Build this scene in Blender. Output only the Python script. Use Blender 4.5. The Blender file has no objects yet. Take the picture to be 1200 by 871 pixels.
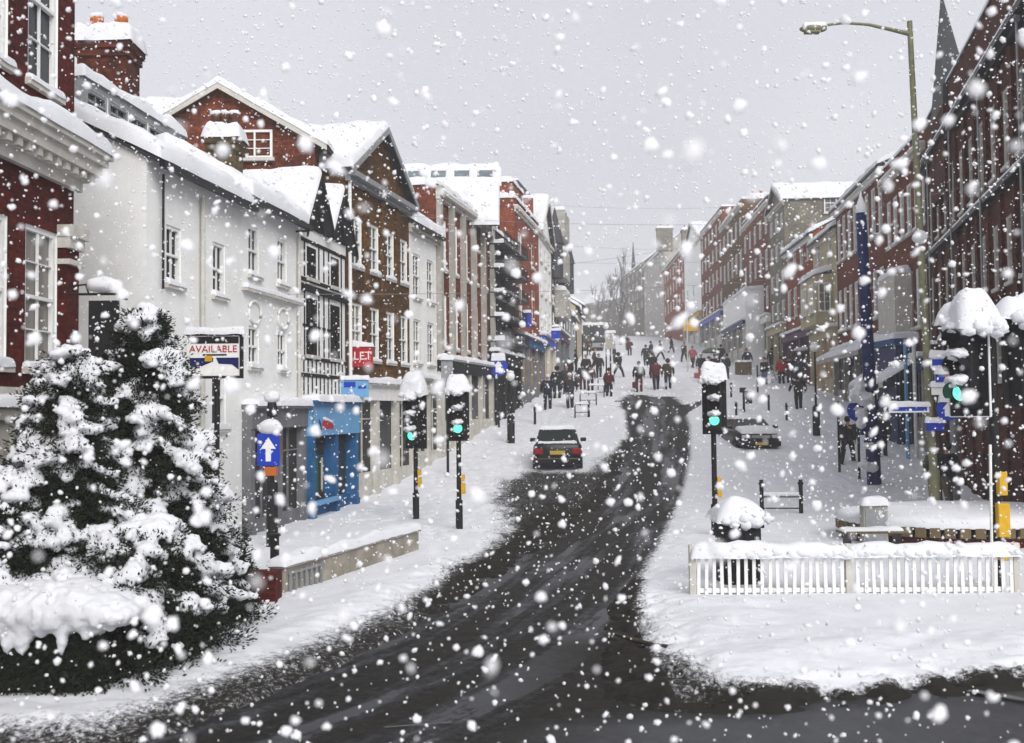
import bpy, bmesh, math, random
import numpy as np
from mathutils import Vector, Matrix, noise as mnoise
random.seed(11); rng = np.random.default_rng(7)
R = math.radians
scene = bpy.context.scene
C = scene.collection

# ------------------------------------------------------------ camera
PITCH, ROLL = R(2.2), R(-0.6)
cam_rot = Matrix.Rotation(R(90)+PITCH, 3, 'X') @ Matrix.Rotation(ROLL, 3, 'Z')
cd = bpy.data.cameras.new('camera'); cam = bpy.data.objects.new('camera', cd); C.objects.link(cam)
cam.location = (0, 0, 0); cam.rotation_euler = cam_rot.to_euler()
cd.sensor_width = 36; cd.lens = 36; cd.clip_start = .05; cd.clip_end = 2000
cd.dof.use_dof = True; cd.dof.focus_distance = 21; cd.dof.aperture_fstop = 1.9
scene.camera = cam

# ------------------------------------------------------------ sky, sun, exposure
SUN_EL, SUN_AZ = R(36), R(158)          # azimuth clockwise from +Y: behind the camera, a little to the right
w = bpy.data.worlds.new('World'); scene.world = w; w.use_nodes = True
nt = w.node_tree; nt.nodes.clear()
sky = nt.nodes.new('ShaderNodeTexSky'); sky.sky_type = 'NISHITA'; sky.sun_disc = False
sky.sun_elevation = SUN_EL; sky.sun_rotation = SUN_AZ; sky.dust_density = 4; sky.air_density = 1
hs = nt.nodes.new('ShaderNodeHueSaturation'); hs.inputs['Saturation'].default_value = .10
mx = nt.nodes.new('ShaderNodeMix'); mx.data_type = 'RGBA'; mx.inputs[0].default_value = .86
tc = nt.nodes.new('ShaderNodeTexCoord'); cl = nt.nodes.new('ShaderNodeTexNoise'); cl.inputs['Scale'].default_value = 2.2; cl.inputs['Detail'].default_value = 5
cr = nt.nodes.new('ShaderNodeValToRGB'); cr.color_ramp.elements[0].color = (5.3, 5.4, 5.9, 1); cr.color_ramp.elements[1].color = (6.3, 6.4, 6.9, 1)
cr.color_ramp.elements[0].position = .35; cr.color_ramp.elements[1].position = .7
bg = nt.nodes.new('ShaderNodeBackground'); bg.inputs['Strength'].default_value = .095
wo = nt.nodes.new('ShaderNodeOutputWorld')
L = nt.links.new
L(sky.outputs[0], hs.inputs['Color']); L(hs.outputs[0], mx.inputs[6]); L(tc.outputs['Generated'], cl.inputs[0]); L(cl.outputs[0], cr.inputs[0])
L(cr.outputs[0], mx.inputs[7]); L(mx.outputs[2], bg.inputs[0]); L(bg.outputs[0], wo.inputs[0])
sd = bpy.data.lights.new('sun', 'SUN'); sd.energy = 2.3; sd.angle = R(40); sd.color = (1, .975, .94)
sun = bpy.data.objects.new('sun', sd); C.objects.link(sun)
dv = Vector((math.sin(SUN_AZ)*math.cos(SUN_EL), math.cos(SUN_AZ)*math.cos(SUN_EL), math.sin(SUN_EL)))
sun.rotation_euler = dv.to_track_quat('Z', 'Y').to_euler(); sun.location = dv*60
scene.view_settings.view_transform = 'Standard'; scene.view_settings.look = 'None'
scene.view_settings.gamma = 1; scene.view_settings.exposure = 0.42; scene.view_settings.use_curve_mapping = False
scene.cycles.max_bounces = 6; scene.cycles.diffuse_bounces = 4; scene.cycles.glossy_bounces = 2
scene.cycles.volume_bounces = 2; scene.cycles.transparent_max_bounces = 6

# ------------------------------------------------------------ where a point of the photograph lies in the world
def ray(px, py):
    return cam_rot @ Vector(((px-600)/1200, (435.5-py)/1200, -1))
def P(px, py, Y):
    d = ray(px, py); return d*(Y/d.y)
GY = [-100, 26, 31, 34, 37, 42, 48, 52, 58, 65, 80, 100, 130, 170, 220, 262, 300, 600]
GZ = [-2.9, -2.9, -2.86, -2.6, -2.28, -1.6, -.75, -.2, .5, 1.25, 2.9, 5.0, 8.2, 12, 16, 19, 20, 20]
_gy = np.linspace(-100, 600, 2801); _gz = np.interp(_gy, GY, GZ)
_k = np.exp(-np.linspace(-2, 2, 17)**2); _k /= _k.sum(); _gz = np.convolve(np.pad(_gz, 8, 'edge'), _k, 'valid')
def gz(Y): return float(np.interp(Y, _gy, _gz))
def G(px, py):
    d = ray(px, py); lo = 4.0; Y = 4.0
    while Y < 260:
        z = d.z*Y/d.y
        if z <= gz(Y): break
        Y += .1
    lo, hi = Y-.1, Y
    for _ in range(20):
        m = (lo+hi)/2
        if d.z*m/d.y <= gz(m): hi = m
        else: lo = m
    return Vector((d.x*hi/d.y, hi, gz(hi)))
LY = [5, 19, 27, 31, 48, 60, 75, 100, 130, 170, 260]; LX = [-8.9, -6.8, -5.6, -4.96, -1.0, 1.4, 3.6, 6.8, 9.3, 11.5, 14]
RY = [24, 24.9, 39.8, 47.5, 61, 103, 150, 170, 190, 220, 250]; RX = [12.27, 12.5, 16.3, 17.4, 19, 21.9, 24, 24.5, 24, 22, 19]
def fL(Y): return float(np.interp(Y, LY, LX))
def fR(Y): return float(np.interp(Y, RY, RX))

# ------------------------------------------------------------ object helpers
def props(o, label=None, cat=None, group=None, kind=None):
    if label: o['label'] = label
    if cat: o['category'] = cat
    if group: o['group'] = group
    if kind: o['kind'] = kind
    return o
def thing(name, label, cat, loc=(0, 0, 0), rz=0, group=None, rot=None):
    o = bpy.data.objects.new(name, None); C.objects.link(o); o.empty_display_size = .2
    o.location = loc; o.rotation_euler = rot if rot else (0, 0, rz)
    return props(o, label, cat, group)
def link(name, me, parent=None, loc=(0, 0, 0), rz=0, rot=None):
    o = bpy.data.objects.new(name, me); C.objects.link(o); o.parent = parent; o.location = loc
    o.rotation_euler = rot if rot else (0, 0, rz); return o
def dup(root, loc, rz=0, label=None, group=None, scale=None):
    def rec(o, par):
        c = o.copy(); C.objects.link(c); c.parent = par
        for ch in o.children: rec(ch, c)
        return c
    r = rec(root, None); r.location = loc; r.rotation_euler = (0, 0, rz)
    if scale: r.scale = (scale,)*3 if not hasattr(scale, '__len__') else scale
    if label: r['label'] = label
    if group: r['group'] = group
    return r

class MB:
    def __init__(s): s.v = []; s.f = []; s.m = []; s.sm = []
    def quad(s, a, b, c, d, m=0, sm=False):
        n = len(s.v); s.v += [tuple(a), tuple(b), tuple(c), tuple(d)]; s.f.append((n, n+1, n+2, n+3)); s.m.append(m); s.sm.append(sm)
    def tri(s, a, b, c, m=0):
        n = len(s.v); s.v += [tuple(a), tuple(b), tuple(c)]; s.f.append((n, n+1, n+2)); s.m.append(m); s.sm.append(False)
    def add(s, V, F, m=0, sm=False):
        n = len(s.v); s.v += [tuple(p) for p in V]
        for f in F: s.f.append(tuple(i+n for i in f)); s.m.append(m); s.sm.append(sm)
    def box(s, x0, x1, y0, y1, z0, z1, m=0, M=None):
        if x0 > x1: x0, x1 = x1, x0
        if y0 > y1: y0, y1 = y1, y0
        V = [Vector(p) for p in ((x0, y0, z0), (x1, y0, z0), (x1, y1, z0), (x0, y1, z0), (x0, y0, z1), (x1, y0, z1), (x1, y1, z1), (x0, y1, z1))]
        if M: V = [M @ p for p in V]
        s.add(V, [(0, 3, 2, 1), (4, 5, 6, 7), (0, 1, 5, 4), (1, 2, 6, 5), (2, 3, 7, 6), (3, 0, 4, 7)], m); return s
    def bbox(s, x0, x1, y0, y1, z0, z1, b=.01, m=0, M=None):      # box with bevelled edges
        bm = bmesh.new(); bmesh.ops.create_cube(bm, size=1)
        for v in bm.verts: v.co = Vector(((x0+x1)/2+v.co.x*(x1-x0), (y0+y1)/2+v.co.y*(y1-y0), (z0+z1)/2+v.co.z*(z1-z0)))
        bmesh.ops.bevel(bm, geom=list(bm.edges), offset=b, segments=2, affect='EDGES', profile=.5)
        bm.verts.index_update()
        V = [(M @ v.co) if M else v.co.copy() for v in bm.verts]; s.add(V, [[v.index for v in f.verts] for f in bm.faces], m, False); bm.free(); return s
    def prism(s, poly, y0, y1, m=0, M=None):       # polygon in (x, z) extruded along y
        n = len(poly); V = [Vector((x, y0, z)) for x, z in poly]+[Vector((x, y1, z)) for x, z in poly]
        if M: V = [M @ p for p in V]
        s.add(V, [tuple(range(n)), tuple(range(2*n-1, n-1, -1))]+[(i, i+n, (i+1) % n+n, (i+1) % n) for i in range(n)], m); return s
    def tube(s, pts, rad, n=8, m=0, cap=True, sm=True):
        pts = [Vector(p) for p in pts]; rad = rad if hasattr(rad, '__len__') else [rad]*len(pts)
        V = []; F = []
        for i, p in enumerate(pts):
            t = (pts[min(i+1, len(pts)-1)]-pts[max(i-1, 0)]).normalized()
            a = Vector((0, 0, 1)) if abs(t.z) < .9 else Vector((1, 0, 0)); u = t.cross(a).normalized(); v = t.cross(u)
            for k in range(n):
                q = 2*math.pi*k/n; V.append(p+u*rad[i]*math.cos(q)+v*rad[i]*math.sin(q))
        for i in range(len(pts)-1):
            for k in range(n): F.append((i*n+k, i*n+(k+1) % n, (i+1)*n+(k+1) % n, (i+1)*n+k))
        s.add(V, F, m, sm)
        if cap: s.add([V[k] for k in range(n)], [tuple(range(n-1, -1, -1))], m); s.add([V[(len(pts)-1)*n+k] for k in range(n)], [tuple(range(n))], m)
        return s
    def lathe(s, prof, n=16, m=0, c=(0, 0, 0), sm=True):        # profile of (radius, z)
        V = []; F = []
        for r, z in prof:
            for k in range(n): q = 2*math.pi*k/n; V.append((c[0]+r*math.cos(q), c[1]+r*math.sin(q), c[2]+z))
        for i in range(len(prof)-1):
            for k in range(n): F.append((i*n+k, i*n+(k+1) % n, (i+1)*n+(k+1) % n, (i+1)*n+k))
        s.add(V, F, m, sm)
        s.add([V[k] for k in range(n)], [tuple(range(n-1, -1, -1))], m); s.add(V[-n:], [tuple(range(n))], m)
        return s
    def blob(s, c, r, m=0, sub=2, amp=.15, sc=2.0, seed=0):
        bm = bmesh.new(); bmesh.ops.create_icosphere(bm, subdivisions=sub, radius=1); bm.verts.index_update(); V = []
        for v in bm.verts:
            d = v.co.normalized(); k = 1+amp*mnoise.noise(d*sc+Vector((seed*7.3, seed*3.1, seed)))*2
            V.append((c[0]+d.x*r[0]*k, c[1]+d.y*r[1]*k, c[2]+d.z*r[2]*k))
        s.add(V, [[v.index for v in f.verts] for f in bm.faces], m, True); bm.free(); return s
    def snow(s, p00, p10, p11, p01, t=.2, seg=.3, over=.05, m=0, amp=.25, edge=.14):   # a rounded uneven blanket over a four-sided patch
        p00, p10, p11, p01 = map(Vector, (p00, p10, p11, p01))
        lu = max((p10-p00).length, (p11-p01).length, .02); lv = max((p01-p00).length, (p11-p10).length, .02)
        def ks(l):
            n = max(2, min(26, int(l/seg))); e = [0, .25*edge/l, .6*edge/l, edge/l] if l > 3*edge else [0, .06, .16]
            inner = [e[-1]+(1-2*e[-1])*i/n for i in range(1, n)]
            return e+inner+[1-x for x in reversed(e)]
        U = ks(lu); W = ks(lv); V = []; F = []; nu = len(U); nv = len(W); off = random.uniform(0, 99)
        for v in W:
            for u in U:
                uu = (u-.5)*(1+2*over/lu)+.5; vv = (v-.5)*(1+2*over/lv)+.5
                p = p00*(1-uu)*(1-vv)+p10*uu*(1-vv)+p11*uu*vv+p01*(1-uu)*vv
                d = min(u*lu, (1-u)*lu); e = min(v*lv, (1-v)*lv); ed = min(edge, lu*.45, lv*.45)
                k = math.sqrt(max(0, 1-(1-min(1, d/ed))**2))*math.sqrt(max(0, 1-(1-min(1, e/ed))**2))
                h = t*k*(1+amp*2*mnoise.noise(Vector((p.x*1.3+off, p.y*1.3, p.z*1.3)))+amp*mnoise.noise(p*4+Vector((off, 0, 0))))
                if k == 0: h = -.03+.02*mnoise.noise(p*5)
                V.append(p+Vector((0, 0, h)))
        for j in range(nv-1):
            for i in range(nu-1): F.append((j*nu+i, j*nu+i+1, (j+1)*nu+i+1, (j+1)*nu+i))
        s.add(V, F, m, True); return s
    def build(s, name, mats, parent=None, loc=(0, 0, 0), rz=0, rot=None, merge=False):
        return link(name, s.mesh(name, mats, merge), parent, loc, rz, rot)
    def mesh(s, name, mats, merge=False):
        me = bpy.data.meshes.new(name); me.from_pydata(s.v, [], s.f)
        for q in (mats if isinstance(mats, (list, tuple)) else [mats]): me.materials.append(q)
        me.polygons.foreach_set('material_index', s.m); me.polygons.foreach_set('use_smooth', s.sm)
        if merge:
            bm = bmesh.new(); bm.from_mesh(me); bmesh.ops.remove_doubles(bm, verts=bm.verts, dist=1e-4); bmesh.ops.recalc_face_normals(bm, faces=bm.faces); bm.to_mesh(me); bm.free()
        uv_box(me); me.update(); return me
def uv_box(me):
    uv = me.uv_layers.new(name='UVMap'); n = len(me.loops)
    co = np.zeros(len(me.vertices)*3); me.vertices.foreach_get('co', co); co = co.reshape(-1, 3)
    li = np.zeros(n, int); me.loops.foreach_get('vertex_index', li)
    no = np.zeros(len(me.polygons)*3); me.polygons.foreach_get('normal', no); no = np.abs(no.reshape(-1, 3))
    tot = np.zeros(len(me.polygons), int); me.polygons.foreach_get('loop_total', tot)
    nl = np.repeat(no, tot, axis=0); c = co[li]
    u = np.where((nl[:, 0] > nl[:, 1]) & (nl[:, 2] < .8), c[:, 1], c[:, 0]); v = np.where(nl[:, 2] > .8, c[:, 1], c[:, 2])
    uv.data.foreach_set('uv', np.stack([u, v], 1).ravel())
def evaluated(ob):
    dg = bpy.context.evaluated_depsgraph_get(); dg.update()
    me = bpy.data.meshes.new_from_object(ob.evaluated_get(dg)); return me
def text_mesh(txt, size, mat, ext=.004, align='CENTER'):
    cu = bpy.data.curves.new('lettering', 'FONT'); cu.body = txt; cu.size = size; cu.extrude = ext; cu.align_x = align; cu.align_y = 'CENTER'
    ob = bpy.data.objects.new('tmp', cu); C.objects.link(ob); me = evaluated(ob); bpy.data.objects.remove(ob)
    me.materials.clear(); me.materials.append(mat); return me

# ------------------------------------------------------------ materials
def _n(nt, t, **k):
    n = nt.nodes.new(t)
    for a, b in k.items(): n.inputs[a].default_value = b
    return n
def mat(name, col, rough=.7, var=.25, scale=3., bump=.0, metal=0., bscale=None, stain=None, emit=None, spec=.2):
    m = bpy.data.materials.new(name); m.use_nodes = True; nt = m.node_tree; b = nt.nodes['Principled BSDF']; L = nt.links.new
    b.inputs['Roughness'].default_value = rough; b.inputs['Metallic'].default_value = metal; b.inputs['Specular IOR Level'].default_value = spec
    tc = nt.nodes.new('ShaderNodeTexCoord'); no = _n(nt, 'ShaderNodeTexNoise', Scale=scale, Detail=6, Roughness=.65)
    L(tc.outputs['Object'], no.inputs['Vector'])
    r = nt.nodes.new('ShaderNodeValToRGB'); r.color_ramp.elements[0].position = .3; r.color_ramp.elements[1].position = .72
    r.color_ramp.elements[0].color = (*[c*(1-var) for c in (stain or col)], 1); r.color_ramp.elements[1].color = (*[min(1, c*(1+var*.35)) for c in col], 1)
    L(no.outputs[0], r.inputs[0]); L(r.outputs[0], b.inputs['Base Color'])
    if bump:
        n2 = _n(nt, 'ShaderNodeTexNoise', Scale=bscale or scale*6, Detail=5); bp = _n(nt, 'ShaderNodeBump', Strength=bump, Distance=.02)
        L(tc.outputs['Object'], n2.inputs['Vector']); L(n2.outputs[0], bp.inputs['Height']); L(bp.outputs[0], b.inputs['Normal'])
    if emit: b.inputs['Emission Color'].default_value = (*emit[0], 1); b.inputs['Emission Strength'].default_value = emit[1]
    return m
def brick(name, c1, c2, mortar, bump=.5, dirt=.55):
    m = bpy.data.materials.new(name); m.use_nodes = True; nt = m.node_tree; b = nt.nodes['Principled BSDF']; L = nt.links.new
    b.inputs['Roughness'].default_value = .9; b.inputs['Specular IOR Level'].default_value = .2
    uv = nt.nodes.new('ShaderNodeTexCoord')
    br = _n(nt, 'ShaderNodeTexBrick', Scale=1.0); br.inputs['Color1'].default_value = (*c1, 1); br.inputs['Color2'].default_value = (*c2, 1)
    br.inputs['Mortar'].default_value = (*mortar, 1); br.inputs['Brick Width'].default_value = .225; br.inputs['Row Height'].default_value = .075
    br.inputs['Mortar Size'].default_value = .006; br.inputs['Mortar Smooth'].default_value = .3; br.inputs['Bias'].default_value = -.1
    L(uv.outputs['UV'], br.inputs['Vector'])
    no = _n(nt, 'ShaderNodeTexNoise', Scale=.7, Detail=8, Roughness=.7); L(uv.outputs['Object'], no.inputs['Vector'])
    r = nt.nodes.new('ShaderNodeValToRGB'); r.color_ramp.elements[0].position = .32; r.color_ramp.elements[0].color = (dirt*.8, dirt*.8, dirt*.8, 1)
    r.color_ramp.elements[1].position = .68; r.color_ramp.elements[1].color = (1.15, 1.12, 1.1, 1); L(no.outputs[0], r.inputs[0])
    n3 = _n(nt, 'ShaderNodeTexNoise', Scale=9, Detail=3); L(uv.outputs['Object'], n3.inputs['Vector'])
    r3 = nt.nodes.new('ShaderNodeValToRGB'); r3.color_ramp.elements[0].position = .35; r3.color_ramp.elements[0].color = (.55, .55, .55, 1); r3.color_ramp.elements[1].position = .65; r3.color_ramp.elements[1].color = (1.2, 1.2, 1.2, 1)
    L(n3.outputs[0], r3.inputs[0])
    a = nt.nodes.new('ShaderNodeMix'); a.data_type = 'RGBA'; a.blend_type = 'MULTIPLY'; a.inputs[0].default_value = 1
    c = nt.nodes.new('ShaderNodeMix'); c.data_type = 'RGBA'; c.blend_type = 'MULTIPLY'; c.inputs[0].default_value = 1
    L(br.outputs['Color'], a.inputs[6]); L(r.outputs[0], a.inputs[7]); L(a.outputs[2], c.inputs[6]); L(r3.outputs[0], c.inputs[7]); L(c.outputs[2], b.inputs['Base Color'])
    bp = _n(nt, 'ShaderNodeBump', Strength=bump, Distance=.01); bp.invert = True; L(br.outputs['Fac'], bp.inputs['Height']); L(bp.outputs[0], b.inputs['Normal'])
    return m
def snow_mat(name='snow', col=(.70, .71, .74), fine=1.0):
    m = bpy.data.materials.new(name); m.use_nodes = True; nt = m.node_tree; b = nt.nodes['Principled BSDF']; L = nt.links.new
    b.inputs['Roughness'].default_value = .85; b.inputs['Specular IOR Level'].default_value = .15
    g = nt.nodes.new('ShaderNodeNewGeometry'); n1 = _n(nt, 'ShaderNodeTexNoise', Scale=1.3, Detail=7, Roughness=.7)
    L(g.outputs['Position'], n1.inputs['Vector'])
    r = nt.nodes.new('ShaderNodeValToRGB'); r.color_ramp.elements[0].position = .3; r.color_ramp.elements[0].color = (*[c*.9 for c in col], 1); r.color_ramp.elements[1].position = .7; r.color_ramp.elements[1].color = (*[min(1, c*1.06) for c in col], 1)
    L(n1.outputs[0], r.inputs[0]); L(r.outputs[0], b.inputs['Base Color'])
    n2 = _n(nt, 'ShaderNodeTexNoise', Scale=14, Detail=6, Roughness=.7); L(g.outputs['Position'], n2.inputs['Vector'])
    bp = _n(nt, 'ShaderNodeBump', Strength=.35*fine, Distance=.03); L(n2.outputs[0], bp.inputs['Height']); L(bp.outputs[0], b.inputs['Normal'])
    return m
SNOW = snow_mat()
def glass_mat():
    m = bpy.data.materials.new('window_glass'); m.use_nodes = True; nt = m.node_tree; b = nt.nodes['Principled BSDF']; L = nt.links.new
    oi = nt.nodes.new('ShaderNodeObjectInfo'); r = nt.nodes.new('ShaderNodeValToRGB'); r.color_ramp.interpolation = 'CONSTANT'
    e = r.color_ramp.elements; e[0].color = (.012, .014, .018, 1); e[1].position = .45; e[1].color = (.03, .035, .04, 1)
    for p, c in ((.72, (.09, .09, .09)), (.88, (.22, .21, .19))): q = e.new(p); q.color = (*c, 1)
    L(oi.outputs['Random'], r.inputs[0]); L(r.outputs[0], b.inputs['Base Color']); b.inputs['Roughness'].default_value = .22; b.inputs['Specular IOR Level'].default_value = .22
    tc = nt.nodes.new('ShaderNodeTexCoord'); n2 = _n(nt, 'ShaderNodeTexNoise', Scale=2.5, Detail=2); bp = _n(nt, 'ShaderNodeBump', Strength=.12, Distance=.05)
    L(tc.outputs['Object'], n2.inputs['Vector']); L(n2.outputs[0], bp.inputs['Height']); L(bp.outputs[0], b.inputs['Normal'])
    return m
GLASS = glass_mat()
M = dict(
 white_wall=mat('white_render', (.85, .85, .84), .9, .10, .8, .3, bscale=20, stain=(.78, .78, .75)),
 white=mat('white_paint', (.80, .80, .78), .6, .12, 4), offwhite=mat('off_white_paint', (.55, .53, .48), .7, .25, 3, .2),
 cream=mat('cream_render', (.48, .42, .28), .85, .3, 1.2, .2), stone=mat('grey_stone', (.30, .29, .27), .9, .45, 1.5, .5), palestone=mat('pale_stone', (.42, .40, .36), .9, .35, 1.5, .4),
 black=mat('black_paint', (.012, .012, .013), .55, .3, 5), timber=mat('black_timber', (.018, .015, .013), .8, .4, 6, .3),
 iron=mat('black_iron', (.02, .02, .022), .45, .3, 8, metal=.3), grey=mat('grey_metal', (.30, .31, .32), .5, .25, 5, metal=.3), green_grey=mat('weathered_galvanised_steel', (.22, .22, .13), .6, .35, 6, metal=.15),
 slate=mat('slate', (.05, .052, .06), .7, .4, 3, .4), tile=mat('dark_red_tile', (.12, .045, .03), .85, .45, 5, .5), lead=mat('lead', (.16, .19, .21), .55, .4, 2, .3),
 blue=mat('blue_paint', (.016, .105, .26), .6, .5, 2.2, .3), lightblue=mat('light_blue_board', (.14, .34, .58), .6, .15, 2), navy=mat('navy_paint', (.006, .014, .10), .45, .25, 3), signblue=mat('sign_blue', (.012, .045, .42), .4, .12, 4),
 red=mat('red_board', (.42, .012, .02), .5, .15, 3), yellow=mat('yellow_plastic', (.62, .36, .015), .5, .25, 5), orange=mat('orange_plastic', (.5, .13, .02), .5, .2, 5), purple=mat('plum_paint', (.09, .025, .06), .6, .2, 3), hivis=mat('hi_vis_cloth', (.35, .55, .03), .8, .1, 3),
 green_glow=mat('green_signal_lens', (.1, .8, .5), .3, 0, 3, emit=((.10, .85, .50), 1.3)), lens=mat('dark_signal_lens', (.02, .012, .01), .3, .2, 5), beige=mat('warm_shop_interior', (.42, .27, .13), .7, .4, 2),
 greyshop=mat('grey_shop_paint', (.17, .17, .18), .7, .3, 3, .2), brown=mat('brown_board', (.16, .12, .06), .8, .4, 3), globe=mat('opal_globe', (.8, .8, .78), .3, .05, 3), concrete=mat('concrete', (.33, .30, .25), .9, .45, 2.5, .5), shopdark=mat('dark_shop_interior', (.03, .028, .026), .5, .5, 1.5), teal=mat('green_paint', (.02, .12, .09), .5, .2, 3),
)
B = dict(
 red=brick('dark_red_brick', (.125, .010, .006), (.06, .006, .004), (.07, .03, .025)),
 redr=brick('red_brick', (.24, .055, .018), (.12, .026, .010), (.13, .075, .06)),
 deep=brick('sooty_red_brick', (.135, .028, .010), (.045, .010, .005), (.06, .03, .025)),
 brown=brick('brown_brick', (.17, .075, .014), (.075, .032, .008), (.12, .08, .04)),
 orange=brick('orange_brick', (.36, .080, .028), (.25, .05, .02), (.22, .13, .09)),
 yellow=brick('stock_brick', (.17, .115, .045), (.08, .055, .025), (.12, .10, .07)),
 grey=brick('grey_stone_block', (.26, .24, .19), (.20, .18, .14), (.2, .19, .16)),
)
# ------------------------------------------------------------ ground, road, snow
def vnoise(x, y, seed=0):
    r = np.random.default_rng(seed); T = r.random((256, 256)); xi = np.floor(x).astype(int); yi = np.floor(y).astype(int); fx = x-xi; fy = y-yi
    fx = fx*fx*(3-2*fx); fy = fy*fy*(3-2*fy); g = lambda a, b: T[a % 256, b % 256]
    return (g(xi, yi)*(1-fx)+g(xi+1, yi)*fx)*(1-fy)+(g(xi, yi+1)*(1-fx)+g(xi+1, yi+1)*fx)*fy
def fbm(x, y, sc, oct=4, seed=0):
    t = 0; a = 1; n = 0
    for i in range(oct): t = t+a*vnoise(x*sc+i*17.3, y*sc+i*5.7, seed+i); n += a; a *= .55; sc *= 2.03
    return t/n*2-1
def sdist(X, Y, poly):                                    # signed distance to a polygon, positive inside
    d = np.full(X.shape, 1e9); ins = np.zeros(X.shape, bool); n = len(poly)
    for i in range(n):
        (x0, y0), (x1, y1) = poly[i], poly[(i+1) % n]; ex, ey = x1-x0, y1-y0
        t = np.clip(((X-x0)*ex+(Y-y0)*ey)/(ex*ex+ey*ey+1e-9), 0, 1); d = np.minimum(d, np.hypot(X-x0-t*ex, Y-y0-t*ey))
        c = (y0 > Y) != (y1 > Y)
        with np.errstate(divide='ignore', invalid='ignore'): xx = (x1-x0)*(Y-y0)/(y1-y0+1e-12)+x0
        ins ^= c & (X < xx)
    return np.where(ins, d, -d)
def gpoly(pts): return [tuple(G(*p)[:2]) for p in pts]
main_road = gpoly([(115, 892), (232, 853), (345, 806), (428, 770), (514, 726), (570, 690), (622, 655), (668, 628), (706, 595), (730, 560), (742, 520), (738, 490), (737, 470), (748, 464), (762, 472), (778, 466),
                   (795, 478), (803, 500), (802, 535), (795, 565), (780, 600), (760, 640), (742, 670), (708, 712), (694, 765), (700, 820), (770, 838), (900, 842), (1200, 812)])
main_road = [(-40, 7.4)]+main_road+[(14, 10.6), (30, 11.0), (30, 4), (-40, 4)]
wet_slush = gpoly([(592, 566), (620, 556), (690, 556), (735, 520), (745, 600), (640, 672), (560, 705), (598, 650), (600, 615), (585, 590)])
slush_right = gpoly([(712, 690), (745, 684), (770, 765), (850, 808), (1000, 815), (1200, 790), (1200, 812), (900, 840), (700, 812)])
branch = gpoly([(795, 478), (822, 470), (822, 475), (800, 488)])
trodden = gpoly([(700, 440), (780, 432), (815, 455), (800, 480), (730, 480), (715, 460)])
def rows():
    y = 6.0; o = []
    while y < 150: o.append(y); y += max(.035, y*.0032)
    return np.array(o)
YY = rows(); XX = np.arange(-15, 25.001, .075)
def grid_object(name, X, Y, Z, mats, attrs={}):
    ny, nx = X.shape; me = bpy.data.meshes.new(name); co = np.stack([X, Y, Z], -1).reshape(-1, 3)
    me.vertices.add(nx*ny); me.vertices.foreach_set('co', co.ravel())
    i = np.arange(ny-1)[:, None]*nx+np.arange(nx-1)[None, :]; q = np.stack([i, i+1, i+nx+1, i+nx], -1).reshape(-1)
    nf = (nx-1)*(ny-1); me.loops.add(nf*4); me.loops.foreach_set('vertex_index', q); me.polygons.add(nf)
    me.polygons.foreach_set('loop_start', np.arange(nf)*4); me.polygons.foreach_set('loop_total', np.full(nf, 4)); me.update(calc_edges=True)
    me.polygons.foreach_set('use_smooth', np.ones(nf, bool))
    for k, a in attrs.items(): at = me.attributes.new(k, 'FLOAT', 'POINT'); at.data.foreach_set('value', a.ravel().astype(np.float32))
    for m in mats: me.materials.append(m)
    return link(name, me)
Xg, Yg = np.meshgrid(XX, YY); Zg = np.interp(Yg, _gy, _gz)
d1 = sdist(Xg, Yg, main_road); d2 = sdist(Xg, Yg, wet_slush); d3 = sdist(Xg, Yg, slush_right); d4 = sdist(Xg, Yg, branch); d5 = sdist(Xg, Yg, trodden)
n_big = fbm(Xg, Yg, .35, 4, 3); n_mid = fbm(Xg, Yg, 1.6, 4, 9); n_fine = fbm(Xg, Yg, 6, 4, 21)
def sst(a, b, x): t = np.clip((x-a)/(b-a), 0, 1); return t*t*(3-2*t)
wob = d1+.28*n_mid+.18*n_big
endf = sst(50, 60, Yg)*sst(2.2, .2, -d1); thick = .15*(1-.8*endf)
wob = wob+endf*(.9*n_mid+.5*n_fine)
h = thick*sst(.42, -.75, wob)-.02+.03*n_big*sst(0, -2, d1)+.018*n_mid*sst(0, -1, d1)
edgezone = np.exp(-(np.clip(d1+.45, -9, 9)/.75)**2)
edgezone = np.where(Xg > 1.5, edgezone*.45, edgezone)
edgezone = edgezone*np.where((Xg < -1) & (Yg < 13), .6, 1)
h = h-edgezone*.075*(sst(-.10, .40, n_fine*.8+n_mid*.6))
h = h-.115*sst(-1.3, .9, d2+.8*n_mid)*sst(-.45, .25, n_fine+.6*n_mid)-.10*sst(-.6, .5, d3+.3*n_mid)*sst(-.12, .32, n_fine+.4*n_mid)
h = h-.12*sst(-.25, .2, d4+.1*n_mid)
inside = sst(.0, .5, d1)
chunk = fbm(Xg, Yg, 4.2, 3, 77)
h = h*(1-inside)+inside*(-.03+.07*sst(.30, .80, chunk*.6+.35*n_mid+.45*n_fine)*(.30+.35*sst(1.3, .1, d1)))
ende = sst(45, 57, Yg); h = h+inside*.07*ende*sst(-.35, .45, n_mid+.6*n_fine)
h = h-.12*sst(-.14, .04, d1)*sst(1.2, .7, d1)*(h > -.02)*(1-ende)
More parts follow.
